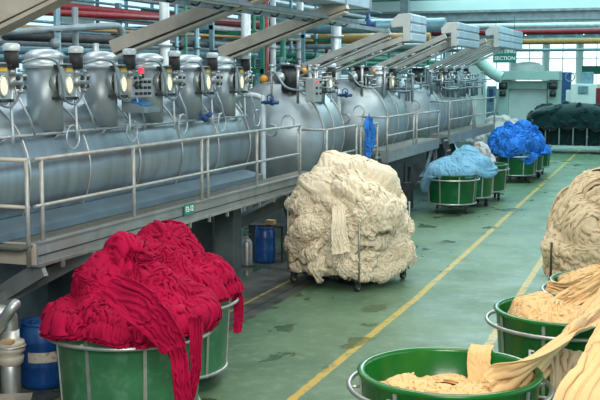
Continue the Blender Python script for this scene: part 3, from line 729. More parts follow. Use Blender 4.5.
top_gear(T3, -6.45, 24.2, 2.95, 1., 14)
top_gear(T4, -6.75, 28.0, 3.05, 1.3, 5)
for q in range(4): top_gear(T4, -6.3, 28.9 + q * 1.1, 2.95, .8, 20 + q)
MB().sphere(tuple(at(264, 79, Y=18.0)), .07).build('knob', 'orange_knob', T2)
o = thing('control_panel', tuple(at(318, 100, X=-6.1)), 'upright grey switch box on the first round-headed tank, red and green buttons', 'control panel')
a = at(318, 90, X=-6.1)
MB().box((a.x - .08, a.y, a.z), (.16, .42, .42)).build('cabinet', 'panel_grey', o, .008)
for i, mm in enumerate(('red_lamp', 'rubber', 'rubber', 'green_paint', 'rubber', 'rubber')): MB().cyl((a.x, a.y - .1 + .2 * (i % 2), a.z + .14 - .1 * (i // 2)), (a.x + .03, a.y - .1 + .2 * (i % 2), a.z + .14 - .1 * (i // 2)), .02, 10).build('push_button', mm, o)

# ------------------------------------------------------------------ ducts (rising fabric chutes) and vent boxes
def chute(x0, z0, x1, z1, y, label, w=.14, h=.155, group=None):
    o = thing('roof_chute', (x0, y, z0), label, 'duct', group)
    MB().beam((x0, y, z0), (x1, y, z1), w, h).build('chute', 'beam_paint' if y < 16 else 'beam_grey', o, .006)
    MB().beam((x0 + .05, y + .02, z0 - .085), (x1, y + .02, z1 - .09), w * .7, .02).build('gap_strip', 'dark_steel', o)
    MB().beam((x0 + .1, y, z0 - .105), (x1, y, z1 - .115), w + .05, .03).build('flange', 'beam_paint' if y < 16 else 'beam_grey', o)
    return o
chute(-6.5, 2.90, -4.3, 3.74, 7.15, 'beige sloping beam crossing the top left corner, nearest of the beams')
chute(-6.55, 3.33, -4.35, 4.06, 11.6, 'beige sloping beam rising from the second domed port of the near tank')
chute(-6.4, 3.32, -4.5, 3.98, 14.45, 'beige sloping beam rising from the last domed port of the near tank')
chute(-6.9, 3.05, -5.02, 3.76, 18.7, 'front beige beam of the pair leading to the nearest vent box', .12, .12)
chute(-6.9, 2.98, -4.98, 3.66, 19.5, 'rear beige beam of the pair leading to the nearest vent box', .12, .10)
chute(-6.9, 3.02, -5.0, 3.84, 23.3, 'front beige beam rising to the middle vent box', .12, .11)
chute(-6.9, 2.98, -5.0, 3.78, 24.6, 'rear beige beam rising to the middle vent box', .12, .11)
for k in range(4): chute(-6.9, 2.98 + .03 * k, -5.0, 3.9, 28.2 + 1.2 * k, 'one of four parallel beige beams rising to the far vent box', .12, .10, 'parallel beams to the far vent box')
def vent_box(y0, y1, z0, z1, n, label, x=-4.85):
    o = thing('vent_box', (x, (y0 + y1) / 2, z0), label, 'vent box')
    MB().prism([(x - .34, z1 - .26), (x - .36, z1 - .14), (x - .22, z1 - .01), (x, z1), (x, z0), (x - .13, z0), (x - .13, z1 - .24)], y0, y1, 'Y').build('housing', 'box_side', o, .01)
    for i in range(n):
        a0 = y0 + (y1 - y0) * i / n + .04; a1 = y0 + (y1 - y0) * (i + 1) / n - .04
        h = (z1 - z0) / 3
        for k in range(3): MB().box((x + .015, (a0 + a1) / 2, z0 + h * (k + .5)), (.03, a1 - a0, h - .04)).build('louvre_panel', 'box_panel', o, .006)
vent_box(19.45, 20.7, 3.61, 4.12, 1, 'nearest grey vent box with three louvre panels above the round tank')
vent_box(23.7, 26.3, 3.63, 4.16, 1, 'middle grey vent box above the second round tank')
vent_box(29.2, 33.5, 3.74, 4.3, 2, 'farthest and longest grey vent box, beside the green section sign')
# light box over the near beams and the clamp rail under it
o = thing('overhead_duct', (-4.5, 11, 3.87), 'pale blue square duct hung along the top of the picture above the near beams', 'duct')
MB().box((-4.72, 12.55, 4.16), (.45, 6.3, .38)).build('duct_body', 'box_panel', o, .01)
for k in range(6): MB().box((-4.72, 9.5 + k * 1.22, 4.16), (.48, .05, .41)).build('joint_flange', 'pipe_grey', o)
o = thing('clamp_rail', (-4.95, 11, 3.7), 'dark angle rail with curved pipe clamps below the pale blue duct', 'rail')
MB().beam((-5.0, 9.2, 3.76), (-5.0, 18.5, 3.76), .06, .06).beam((-4.75, 9.2, 3.80), (-4.75, 16.2, 3.80), .05, .05).build('angle_bar', 'pipe_grey', o)
MB().tube([(-4.88, 9.2, 3.80), (-4.88, 15.9, 3.80)], .035, 10).build('conduit', 'pipe_white', o)
for k in range(11): MB().ring((-4.93, 9.9 + k * .58, 3.79), .06, .012, 'Y', 16, 6, PI * .9, PI * 2.1).build('clamp', 'dark_steel', o)

# ------------------------------------------------------------------ walkways
def rail_run(o, pts, zd, zt, posts, r=.021):
    """posts + top rail + mid rail along pts (x, y)"""
    MB().tube([(x, y, zt) for x, y in pts], r, 10).build('top_rail', 'rail_paint', o)
    MB().tube([(x, y, zd + (zt - zd) * .45) for x, y in pts], r * .85, 10).build('mid_rail', 'rail_paint', o)
    for x, y in posts: MB().tube([(x, y, zd - .18), (x, y, zt)], r, 10).build('post', 'rail_paint', o)
RX = -5.6
W1 = thing('walkway', (-5.8, 11.5, 0), 'long grey steel walkway with handrail along the near tank', 'walkway')
ya, yb = 8.42, 16.4
MB().box((-5.77, (ya + yb) / 2, 1.44), (.32, yb - ya, .03)).build('grating', 'grating', W1)
MB().box((RX, (ya + yb) / 2, 1.365), (.04, yb - ya, .19)).box((RX + .005, (ya + yb) / 2, 1.467), (.07, yb - ya, .014)).build('fascia', 'platform_paint', W1)
MB().box((RX + .022, (ya + yb) / 2, 1.345), (.008, yb - ya, .012)).build('groove', 'dark_steel', W1)
MB().box((RX - .02, (ya + yb) / 2, 1.255), (.11, yb - ya, .03)).build('lower_channel', 'dull_steel', W1)
MB().box((-6.25, ya, 1.36), (1.3, .04, .2)).build('end_plate', 'beam_paint', W1)
MB().box((-6.25, 8.3, 1.44), (1.26, .2, .02)).build('end_grating', 'grating', W1)
m = MB().beam((RX + .02, 8.5, 1.22), (-6.5, 8.75, .72), .05, .16); m.build('brace', 'platform_paint', W1)
m = MB().beam((RX - .1, 9.7, 1.22), (-6.3, 8.1, .72), .05, .14); m.build('brace', 'platform_paint', W1)
MB().beam((RX - .02, 15.7, 1.2), (-6.15, 14.4, .85), .12, .16).build('brace', 'column_grey', W1)
# column set back under the walkway
MB().box((-6.22, 14.25, .62), (.30, .30, 1.24)).build('column', 'column_grey', W1, .008)
MB().box((-6.55, 13.6, .62), (.35, .9, 1.24)).build('leg_panel', 'dark_steel', W1)
for k in range(14): MB().box((RX + .03, ya + .4 + k * .56, 1.22), (.03, .03, .08)).build('cable_hook', 'dull_steel', W1)
posts = [(RX, at(x, 200, X=RX).y) for x in (42, 134, 202, 208, 257, 300)]
rail_run(W1, [(RX, 8.42), (RX, at(300, 150, X=RX).y)], 1.45, 2.232, posts)
MB().tube([(RX - .02, 8.36, 2.232), (-7.2, 8.36, 2.232)], .021, 10).build('top_rail', 'beam_paint', W1)
MB().tube([(RX - .02, 8.36, 1.80), (-7.2, 8.36, 1.80)], .018, 10).build('mid_rail', 'beam_paint', W1)
MB().tube([(RX - .04, 8.36, 1.25), (RX - .04, 8.36, 2.232)], .021, 10).build('post', 'rail_paint', W1)
o = thing('equipment_sign', tuple(at(188, 207, X=RX + .06)), 'small green number plate fixed to the near walkway', 'sign')
a = at(189, 209, X=RX + .04)
MB().box((a.x, a.y, a.z), (.012, .26, .13)).build('plate', 'sign_green', o)
text('lettering', 'F2-12', .092, 'letter_white', (a.x + .008, a.y, a.z), (PI / 2, 0, PI / 2), o, .002)

def platform(name_label, y0, y1, zd, zt, side_x=-6.1, gap=None):
    o = thing('platform', (RX, (y0 + y1) / 2, 0), name_label, 'walkway')
    MB().box(((RX + side_x) / 2, (y0 + y1) / 2, zd - .02), (RX - side_x, y1 - y0, .04)).build('grating', 'grating', o)
    MB().box((RX, (y0 + y1) / 2, zd - .12), (.04, y1 - y0, .22)).box(((RX + side_x) / 2, y0, zd - .12), (RX - side_x, .04, .22)).build('fascia', 'platform_paint', o)
    for x, y in ((RX - .05, y0 + .1), (RX - .05, y1 - .1)): MB().box((x, y, (zd - .2) / 2), (.08, .08, zd - .2)).build('leg', 'column_grey', o)
    ym = (y0 + y1) / 2 + (gap or 0)
    rail_run(o, [(RX, y0), (RX, ym - .12)], zd, zt, [(RX, y0 + .01), (RX, ym - .14)])
    rail_run(o, [(RX, ym + .12), (RX, y1)], zd, zt - .02, [(RX, ym + .14), (RX, y1 - .01)])
    MB().tube([(RX, y0, zt), (side_x, y0, zt)], .02, 8).build('end_rail', 'rail_paint', o)
    MB().tube([(side_x, y0, zd), (side_x, y0, zt)], .02, 8).build('post', 'rail_paint', o)
    return o
platform('short steel platform with handrail behind the tall cream cart', 16.9, 20.0, 1.30, 2.10, gap=.3)
platform('middle steel platform with beige fascia behind the pale blue tubs', 20.7, 25.4, 1.50, 2.17)
platform('farthest steel platform with tilted handrail near the blue heap', 26.6, 33.3, 1.52, 2.34)
def ladder(x0, y0, z0, x1, y1, z1, label, n=6, w=.34):
    o = thing('ladder', (x0, y0, 0), label, 'ladder')
    for dy in (0, w):
        MB().beam((x0, y0 + dy, z0), (x1, y1 + dy, z1), .03, .08).build('stringer', 'dark_steel', o)
    for k in range(n):
        t = (k + .7) / n; MB().box((x0 + (x1 - x0) * t, y0 + w / 2 + (y1 - y0) * t, z0 + (z1 - z0) * t), (.1, w, .025)).build('tread', 'dull_steel', o)
ladder(-5.95, 16.6, .02, -6.35, 16.6, 1.3, 'dark steep ladder standing behind the small blue drum')
ladder(-5.35, 20.15, .02, -5.6, 19.7, 1.5, 'dark steep ladder behind the right side of the cream cart')
ladder(-5.2, 25.95, .02, -5.55, 25.6, 1.5, 'dark steep ladder beside the pale blue tubs')
for (a, b) in (((428, 200, 20.9), (455, 128, 26.2)),): pass
o = thing('machinery_frame', (-5.9, 22.5, 0), 'tangle of dark brackets and pipes under the middle platform', 'machinery')
r = random.Random(12)
for k in range(26):
    x, y = r.uniform(-6.4, -5.75), r.uniform(20.8, 30)
    q = r.random()
    if q < .4: m = MB().cyl((x, y, .0), (x, y, r.uniform(.4, 1.15)), r.uniform(.02, .06), 10)
    elif q < .7: m = MB().cyl((x, y, r.uniform(.2, 1.1)), (x + r.uniform(-.1, .1), y + r.uniform(.6, 1.4), r.uniform(.2, 1.1)), r.uniform(.02, .045), 10)
    else: m = MB().box((x, y, r.uniform(.15, .5)), (.2, .3, r.uniform(.3, .7)))
    m.build('upright_pipe' if q < .4 else 'pipework' if q < .7 else 'pump_housing', 'pipe_grey' if .4 <= q < .7 else 'dark_steel', o)

# blue coat on the rail of the second platform
o = thing('work_coat', tuple(at(369, 122, X=-5.55)), 'bright blue work coat hung on the platform rail behind the cream heap', 'coat')
a = at(369, 120, X=-5.54)
cm = ribbon('coat_body', [(a.x, a.y, a.z + .05), (a.x + .03, a.y - .05, a.z - .2), (a.x + .02, a.y - .1, a.z - .45), (a.x, a.y - .12, a.z - .68)], [.22, .70, .52, .30], 'cloth_blue', 5, 30, 40, .03, .008, [(0, 1, 0)] * 4)
cm.parent = o; cm.location = -o.location
MB().tube(smooth_path([(a.x, a.y, a.z + .12), (a.x + .02, a.y - .07, a.z + .09), (a.x + .02, a.y, a.z + .04), (a.x + .02, a.y + .1, a.z - .02)], 4), .01, 6).build('hanger', 'blue_paint', o)

# ------------------------------------------------------------------ overhead and rear pipework
PIPES = [
 # name, path, radius, material, label
 ('water_pipe', [(-9.3, 10.5, 3.85), (-9.3, 24.5, 4.22)], .055, 'red_paint', 'thick red pipe along the top left above the tank'),
 ('water_pipe', [(-9.9, 14, 4.12), (-9.9, 44, 4.3)], .075, 'red_paint', 'long red pipe running back behind the beams'),
 ('air_pipe', [(-9.0, 11.5, 3.66), (-9.0, 26, 3.86)], .03, 'orange_paint', 'thin yellow pipe below the thick red pipe'),
 ('steam_pipe', smooth_path([(-9.2, 10.0, 3.42), (-8.5, 12.2, 3.56), (-8.0, 13.9, 3.70), (-7.9, 14.2, 3.68), (-7.88, 14.28, 3.45)], 5), .05, 'pipe_grey', 'grey pipe with a bent end running above the domed ports'),
 ('steam_pipe', [(-8.9, 9, 3.32), (-8.9, 22, 3.42)], .055, 'pipe_blue', 'blue grey pipe low behind the near domes'),
 ('steam_pipe', [(-9.5, 9, 3.46), (-9.5, 26, 3.55)], .07, 'pipe_grey', 'grey pipe behind the near domes, above the blue grey pipe'),
 ('steam_pipe', [(-10.2, 10, 3.25), (-10.2, 30, 3.32)], .08, 'pipe_blue', 'lowest blue grey pipe at the back of the pipe rack'),
 ('steam_pipe', [(-9.7, 12, 3.62), (-9.7, 34, 3.72)], .05, 'pipe_white', 'pale pipe in the middle of the pipe rack'),
 ('cable_duct', [(-8.7, 12.5, 3.53), (-8.7, 21, 3.6)], .07, 'dark_steel', 'dark lagged pipe running through the rack'),
 ('steam_pipe', smooth_path([(-9.6, 9.1, 0), (-9.6, 9.1, 3.15), (-9.62, 9.0, 3.34), (-9.75, 8.8, 3.42), (-10.3, 8.2, 3.42)], 5), .09, 'green_paint', 'green bent pipe at the far upper left'),
 ('fire_main', [(-7.9, 8.9, 0), (-7.9, 8.9, 3.24)], .11, 'red_paint', 'short thick red standpipe at the left edge behind the near tank'),
]
for nm, pth, r_, mm, lb in PIPES: tag(MB().tube(pth, r_, 14).build(nm, mm), lb, 'pipe')
def vpipe(px, X, r_, mm, z0, z1, lb, nm='vertical_pipe'):
    a = at(px, 60, X=X); z0 = 0.
    m = MB().tube([(a.x, a.y, z0), (a.x, a.y, z1)], r_, 14)
    for z in (z0 + (z1 - z0) * .35, z0 + (z1 - z0) * .7): m.cyl((a.x, a.y, z - .02), (a.x, a.y, z + .02), r_ * 1.5, 14)
    tag(m.build(nm, mm), lb, 'pipe')
vpipe(58, -8.6, .05, 'pipe_blue', 2.4, 4.6, 'upright blue grey pipe behind the first domed port')
vpipe(76, -8.2, .045, 'pipe_grey', 2.3, 3.95, 'upright grey pipe between the first two beams')
vpipe(96, -8.0, .045, 'bright_steel', 2.4, 3.45, 'short steel riser between the first two domed ports')
vpipe(165, -8.3, .085, 'pipe_white', 1.5, 5.0, 'thick white upright column pipe behind the middle beam')
vpipe(177, -8.5, .03, 'pipe_blue', 1.5, 5.0, 'slim blue grey pipe just right of the thick white one')
vpipe(186, -8.4, .025, 'green_paint', 1.5, 4.6, 'slim green pipe behind the fourth domed port')
vpipe(197, -8.6, .045, 'pipe_blue', 1.5, 5.0, 'upright blue grey pipe above the fourth domed port')
vpipe(246, -8.7, .10, 'pipe_white', .8, 5.2, 'thick white upright pipe behind the last domed port')
vpipe(254, -8.9, .04, 'green_paint', .8, 5.2, 'green upright pipe right of the last domed port')
vpipe(266, -8.7, .06, 'red_paint', .8, 5.2, 'red upright pipe above the first round-headed tank')
vpipe(273, -9.2, .07, 'pipe_white', .8, 5.2, 'white upright pipe right of the red one')
vpipe(283, -8.8, .06, 'green_paint', .8, 4.2, 'green upright pipe left of the first vent beam')
vpipe(291, -9.4, .04, 'pipe_blue', .8, 5.2, 'slim pipe standing between the green and the white upright pipes')
vpipe(300, -9.0, .085, 'pipe_white', .8, 5.2, 'broad white upright pipe behind the first vent beam')
vpipe(316, -9.2, .04, 'pipe_blue', .8, 5.2, 'slim blue grey pipe left of the shiny flue')
vpipe(327, -9.0, .05, 'red_paint', .8, 4.8, 'rust red upright pipe left of the shiny flue')
vpipe(336, -8.0, .125, 'bright_steel', .8, 5.6, 'shiny steel flue rising behind the switch box tank', 'flue_pipe')
vpipe(351, -9.5, .06, 'green_paint', .8, 4.4, 'green upright pipe right of the shiny flue')
vpipe(372, -9.6, .06, 'pipe_white', .8, 4.6, 'white upright pipe behind the second round tank')
# valves on the pipes
r = random.Random(31)
for k in range(16):
    x, y, z = r.uniform(-8.9, -8.2), r.uniform(12.5, 27), r.uniform(3.15, 3.6)
    tag(MB().ring((x, y, z + .12), .09, .014, 'Z', 16, 6).cyl((x, y, z - .05), (x, y, z + .13), .02, 8).sphere((x, y, z - .05), .08).build('valve', ('pipe_blue', 'dark_steel', 'pipe_grey')[k % 3]), 'small handwheel valve in the pipe rack behind the tanks', 'valve', 'handwheel valves in the pipe rack')
for k in range(38):
    x, z = -9.4 - (k % 7) * .55, 3.0 + (k * .37) % 2.1
    y0 = 12 + (k % 4) * 4
    tag(MB().tube([(x, y0, z), (x, y0 + 22, z + .02)], .025 + .015 * (k % 4), 10).build('service_pipe', ('pipe_blue', 'pipe_grey', 'pipe_white', 'green_paint')[k % 4]), 'service pipe among many at the back of the rack', 'pipe', 'service pipes at the back of the rack')
for k in range(9):
    y = 19 + k * 2.6
    tag(MB().box((-10.6, y, 2.2), (.1, .1, 4.4)).box((-8.6, y, 2.2), (.08, .08, 4.4)).box((-9.6, y, 3.08), (2.1, .08, .1)).box((-9.6, y, 3.9), (2.1, .08, .08)).build('pipe_rack', ('pipe_blue', 'green_paint')[k % 2]), 'steel goalpost frame carrying the pipes behind the tanks', 'frame', 'pipe rack frames')
# crosswise pipes further down the hall
for (y, z, r_, mm, lb) in ((42, 4.62, .11, 'red_paint', 'red pipe crossing the hall beyond the lintel'), (45, 4.35, .12, 'orange_paint', 'ochre pipe crossing the hall below the red one'),
                           (50, 4.5, .10, 'pipe_blue', 'blue grey pipe crossing the hall above the section sign'), (49, 4.1, .07, 'pipe_grey', 'grey pipe crossing the hall at the level of the section sign'), (36.5, 4.62, .09, 'pipe_white', 'pale pipe crossing the hall under the lintel')):
    tag(MB().tube([(-13, y, z), (6.5, y, z)], r_, 12).build('cross_pipe', mm), lb, 'pipe')
# thick lagged pipes crossing behind the first vent beams
tag(MB().tube([(-12.5, 26, 4.20), (-5.6, 26, 4.20)], .17, 16).build('lagged_pipe', 'pipe_blue'), 'thick grey lagged pipe above the first round tank', 'pipe')
tag(MB().tube([(-12.5, 27, 3.93), (-6.2, 27, 3.93)], .13, 16).build('lagged_pipe', 'orange_paint'), 'rust brown pipe under the thick grey lagged pipe', 'pipe')
tag(MB().tube([(-12.5, 26.6, 3.72), (-6.2, 26.6, 3.72)], .07, 16).build('lagged_pipe', 'pipe_grey'), 'thin grey pipe lowest of the three crossing above the round tank', 'pipe')
a = at(368, 22, Y=25.7)
tag(MB().cyl((a.x, a.y, a.z - .2), (a.x, a.y, a.z + .2), .05).sphere((a.x, a.y, a.z), .1).cyl((a.x - .18, a.y, a.z - .05), (a.x + .18, a.y, a.z - .05), .08).build('gate_valve', 'blue_paint'), 'blue gate valve on the thick lagged pipe', 'valve')
o = tag(MB().box((at(405, 5, Y=37).x, 37, 5.3), (.28, .28, 2.4)).build('hall_column', 'pipe_grey'), 'dark steel stub column hanging at the top beside the nearest vent box', 'column')
# tubes lamps and trusses
r = random.Random(5)
for i in range(12):
    x, y = -10 + (i % 4) * 3.6, 44 + (i // 4) * 13
    o = thing('ceiling_light', (x, y, 5.6), 'long tube lamp under the far ceiling', 'lamp', 'tube lamps under the far ceiling')
    MB().box((x, y, 5.62), (.2, 1.6, .06)).build('lamp_housing', 'white_paint', o)
    MB().cyl((x, y - .75, 5.56), (x, y + .75, 5.56), .04, 10).build('lamp_tube', 'lamp_light', o)
m = MB()
for i in range(22):
    x = -13 + i * .9; m.beam((x, 52, 4.7), (x + .45, 52, 5.2), .05, .05).beam((x + .45, 52, 5.2), (x + .9, 52, 4.7), .05, .05)
m.beam((-13, 52, 4.7), (6.5, 52, 4.7), .1, .1).beam((-13, 52, 5.2), (6.5, 52, 5.2), .1, .1)
tag(m.build('roof_truss', 'pipe_blue'), 'zigzag lattice truss across the far hall', 'truss')

# section sign
o = thing('hanging_sign', tuple(at(503, 54, Y=36)), 'green hanging sign with white section lettering', 'sign')
a = at(504.5, 53.5, Y=36)
MB().box((a.x, a.y, a.z), (.74, .04, .60)).build('board', 'sign_green', o)
for i, tx in enumerate(('SLITTING', 'SECTION')): text('lettering', tx, .165, 'letter_white', (a.x + .02, a.y - .025, a.z + .06 - .22 * i), (PI / 2, 0, 0), o, .004)
MB().cyl((a.x - .3, a.y, a.z + .3), (a.x - .3, a.y, 4.9), .012, 6).cyl((a.x + .3, a.y, a.z + .3), (a.x + .3, a.y, 4.9), .012, 6).build('hanger_rod', 'dark_steel', o)
o = tag(MB().box(tuple(at(593, 70, Y=62)), (1.2, .05, .45)).build('exit_sign', 'sign_green'), 'small green hanging sign far right', 'sign')

# ------------------------------------------------------------------ far machines
o = thing('stenter_machine', (-8.6, 56, 0), 'large pale green finishing machine at the end of the aisle', 'machine')
def bx(p0, p1, y, dy, mm, nm, par, bev=.02):
    a, b = at(*p0, Y=y), at(*p1, Y=y)
    return MB().box(((a.x + b.x) / 2, y + dy / 2, (a.z + b.z) / 2), (b.x - a.x, dy, a.z - b.z)).build(nm, mm, par, bev)
bx((499, 71), (559, 80), 55.4, 1.2, 'machine_green', 'head_beam', o)
bx((507, 81), (547, 89), 55.9, .8, 'machine_green', 'lower_beam', o)
bx((508, 89), (546, 130), 56.3, .6, 'machine_white', 'front_panel', o)
bx((499, 80), (507, 131), 55.8, 1.4, 'machine_green', 'side_frame', o)
bx((549, 80), (560, 131), 55.8, 1.4, 'machine_green', 'side_frame', o)
for x in (503, 553):
    a = at(x, 86, Y=55.6); m = MB().cyl((a.x - .2, a.y, a.z), (a.x + .2, a.y, a.z), .18, 16).cyl((a.x - .15, a.y, a.z - .4), (a.x + .15, a.y, a.z - .4), .14, 16); m.build('gear_unit', 'dark_steel', o)
a = at(528, 70, Y=58); MB().lathe((a.x, 58, a.z - .1), [(.85, 0), (.85, .25), (.6, .45), (.3, .52), (0, .53)], 24).build('dome', 'machine_white', o)
a0 = at(478, 58, Y=45)
tag(MB().tube(smooth_path([at(476, 56, Y=46), at(484, 66, Y=46), at(494, 74, Y=46), at(502, 78, Y=46)], 5), .24, 16).build('air_hose', 'machine_green'), 'thick pale green hose curving down to the finishing machine', 'hose')
o = thing('machine_cabinet', tuple(at(585, 118, Y=50)), 'white machine cabinet above the dark green heap', 'machine')
bx((571, 84), (596, 138), 50, 1.5, 'machine_white', 'cabinet', o)
bx((578, 86), (588, 94), 49.95, .04, 'pipe_blue', 'display', o)
bx((566, 90), (573, 137), 50.4, 1.0, 'machine_white', 'side_unit', o)
bx((581, 72), (592, 84), 51, .9, 'pipe_blue', 'motor_housing', o)
a = at(570, 77, Y=50.5); MB().ring(tuple(a), .2, .03, 'Y', 24, 6).build('handwheel', 'pipe_blue', o)
o = tag(bx((562, 72), (569, 136), 52, .5, 'blue_paint', 'blue_cabinet', None), 'narrow blue cabinet beside the finishing machine', 'cabinet')
o = tag(bx((596, 88), (604, 142), 47, .5, 'red_paint', 'red_cabinet', None), 'small red cabinet at the right edge above the dark heap', 'cabinet')
o = thing('white_door', tuple(at(465, 120, Y=47)), 'white cupboard door standing behind the vent beams', 'door')
bx((467, 66), (484, 142), 47, .4, 'machine_white', 'door_panel', o)
bx((487, 86), (495, 142), 46.8, .2, 'pipe_blue', 'notice_board', o)
bx((489, 89), (493, 102), 46.75, .03, 'blue_paint', 'notice', o)

# ------------------------------------------------------------------ tubs
def make_tub(R, bm, nm='laundry_tub', ribs=8, rail=True, base=.15, h=.70, bump=.085):
    if bm == 'tub_green': base, h, bump = .20, .65, .04
    elif bm == 'tub_green_faded': h = .80
    """round dye tub on castors, local coordinates, floor at z=0"""
    o = bpy.data.objects.new(nm, None); C.objects.link(o)
    zt = base + h; rb = R * .92
    LMB().lathe((0, 0, 0), [(0, base), (rb, base), (rb + .005, base + .02), (R, zt - .03), (R + .02, zt - .02), (R + .025, zt), (R + .01, zt + .012), (R - .025, zt + .01), (R - .03, zt - .02), (rb - .03, base + .04), (0, base + .04)], 64).build('tub_body', bm, o)
    LMB().ring((0, 0, base + .02), rb + .015, .018, 'Z', 56, 8).build('bottom_hoop', 'tub_steel', o)
    if rail:
        LMB().ring((0, 0, zt - (.12 if bm == 'tub_green_faded' else .11)), R + bump, .018, 'Z', 64, 8).build('bumper_rail', 'tub_steel', o)
    for k in range(ribs):
        a = 2 * PI * (k + .35) / ribs; ca, sa = math.cos(a), math.sin(a)
        mb = LMB(); mb.beam(((rb + .012) * ca, (rb + .012) * sa, base), ((R + .008) * ca, (R + .008) * sa, zt - .03), .03, .012, Vector((ca, sa, 0)))
        if rail: mb.cyl((R * ca, R * sa, zt - .11), ((R + bump) * ca, (R + bump) * sa, zt - .11), .012, 8)
        mb.build('rib', 'tub_steel', o)
    f = LMB().box((0, 0, base - .02), (rb * 1.5, .07, .03)).box((0, rb * .6, base - .02), (rb * 1.3, .06, .03)).box((0, -rb * .6, base - .02), (rb * 1.3, .06, .03)); f.build('base_frame', 'dark_steel', o)
    for sx in (-1, 1):
        for sy in (-1, 1):
            x, y = sx * rb * .62, sy * rb * .62
            c = LMB().box((x, y, base - .035), (.07, .07, .02)).box((x - .028, y, base - .07), (.008, .05, .09)).box((x + .028, y, base - .07), (.008, .05, .09)).build('castor', 'dark_steel', o)
            LMB().cyl((x - .02, y, base * .4), (x + .02, y, base * .4), base * .4, 20).build('wheel', 'wheel_orange' if bm == 'tub_green_faded' else 'rubber', c)
    return o
proto = {}
def tub(x, y, R, bm, label, rz=0., s=1., group=None):
    key = (R, bm)
    if key not in proto: o = proto[key] = make_tub(R, bm)
    else: o = copy_tree(proto[key])
    o.location = (x, y, 0); o.rotation_euler = (0, 0, rz); o.scale = (s, s, s)
    tag(o, label, 'tub', group); return o
TUBA = (-1.575, 7.63); TUBB = (-.98, 10.05); TUBC = (-.66, 11.6)
TL1 = (-4.45, 8.07); TL2 = (-4.73, 9.31)
tub(*TUBA, .65, 'tub_bright', 'open bright green round tub in the foreground at the bottom right', .12)
tub(*TUBB, .65, 'tub_bright', 'green tub behind the foreground one, with white letters on its side', .3)
tub(*TUBC, .65, 'tub_bright', 'green tub third in the right row, mostly hidden by the cream folds', .1)
tub(*TL1, .62, 'tub_green_faded', 'faded green tub in front on the left, heaped with crimson cloth', .42)
tub(*TL2, .62, 'tub_green_faded', 'faded green tub behind the front crimson one, orange wheel showing', .1)
tub(-4.82, 23.35, .55, 'tub_green', 'green tub nearest in the middle row, under pale blue cloth', .2)
tub(-4.72, 24.75, .55, 'tub_green', 'green tub second in the middle row, under pale blue cloth', .5)
tub(-4.62, 26.15, .55, 'tub_green', 'empty green tub third in the middle row, behind the pale blue ones', .3)
tub(-4.52, 30.7, .55, 'tub_green', 'green tub under the front of the bright blue heap', .25)
tub(-4.50, 32.1, .55, 'tub_green', 'green tub behind the one with the bright blue heap', .6)
tub(-4.46, 33.6, .55, 'tub_green', 'green tub last of the three at the bright blue heap', .1)
def tub_text(T, R, body, ang, z, size, m_):
    for i, ch in enumerate(body):
        a = ang + i * size * .82 / R; rr = R * .925 + .022 + (z - .15) / .7 * R * .07
        t = text('lettering', ch, size, m_, (0, 0, 0), (PI / 2, 0, a + PI / 2)); t.parent = T; t.rotation_euler = (PI / 2, 0, a - T.rotation_euler.z + PI / 2)
        aa = a - T.rotation_euler.z; t.location = (rr * math.cos(aa), rr * math.sin(aa), z)
tops = [o for o in C.objects if o.type == 'EMPTY' and o.name.startswith('laundry_tub')]
tub_text(tops[1], .65, 'FD', math.radians(-112), .54, .13, 'letter_white')
tub_text(tops[0], .65, 'FD', math.radians(-117), .735, .09, 'letter_pale')

# ------------------------------------------------------------------ heaps of cloth
def dr_left(a):   # front tub: hangs over the rim to the left and, in a bunch, to the front right
    return .12 * np.exp(-((np.mod(a - math.radians(215) + PI, 2 * PI) - PI) / .75) ** 2) + .10 * np.exp(-((np.mod(a - math.radians(300) + PI, 2 * PI) - PI) / .5) ** 2)
s = dome_surf((TL1[0] + .05, TL1[1] + .02), .60, .965, .13, [(-4.60, 8.2, .42, .24), (-4.25, 8.35, .12, .26)], dr_left, power=.9)
s = lumpy(s, .17, 6, 201)
st = rand_strokes(110, 3, (.05, .12), (.05, .12), (.25, .8), (0, 1), None, 1.8, 12, (-.03, .06))
h1 = heap('crimson_cloth', s, 300, 200, st, 'cloth_crimson', 11, lump=.09, lfreq=5, wrinkle=.5,
          tile=[dict(n=24, seed=12, size=(.33, .50), vr=(.0, .86), flat=.7, lift=.05, kinds=('deep', 'pleat', 'swirl', 'twist'), stretch=(.9, 1.2)), dict(n=20, seed=13, size=(.17, .26), vr=(.0, .9), flat=.9, lift=.09, kinds=('knot', 'swirl'))])
tag(h1, 'big heap of crimson cloth spilling over the front left tub', 'cloth', kind=None)
s = dome_surf((TL2[0] - .02, TL2[1] + .02), .585, .965, .21, [(-4.80, 9.50, .22, .25), (-4.95, 9.15, .14, .25)], lambda a: .06 * np.exp(-((np.mod(a - math.radians(-20) + PI, 2 * PI) - PI) / .6) ** 2), power=.9)
s = lumpy(s, .17, 6.5, 205)
st = rand_strokes(110, 5, (.04, .09), (.05, .10), (.25, .7), (0, 1), None, 1.8, 12, (-.03, .05))
h2 = heap('crimson_cloth', s, 280, 190, st, 'cloth_crimson', 14, lump=.08, lfreq=6, wrinkle=.5,
          tile=[dict(n=24, seed=17, size=(.28, .40), vr=(.0, .86), flat=.75, lift=.05, kinds=('deep', 'swirl', 'pleat', 'twist')), dict(n=22, seed=18, size=(.15, .24), vr=(.0, .9), flat=.9, lift=.09, kinds=('knot', 'swirl'))])
tag(h2, 'rear heap of crimson cloth, peaked, in the tub behind', 'cloth')
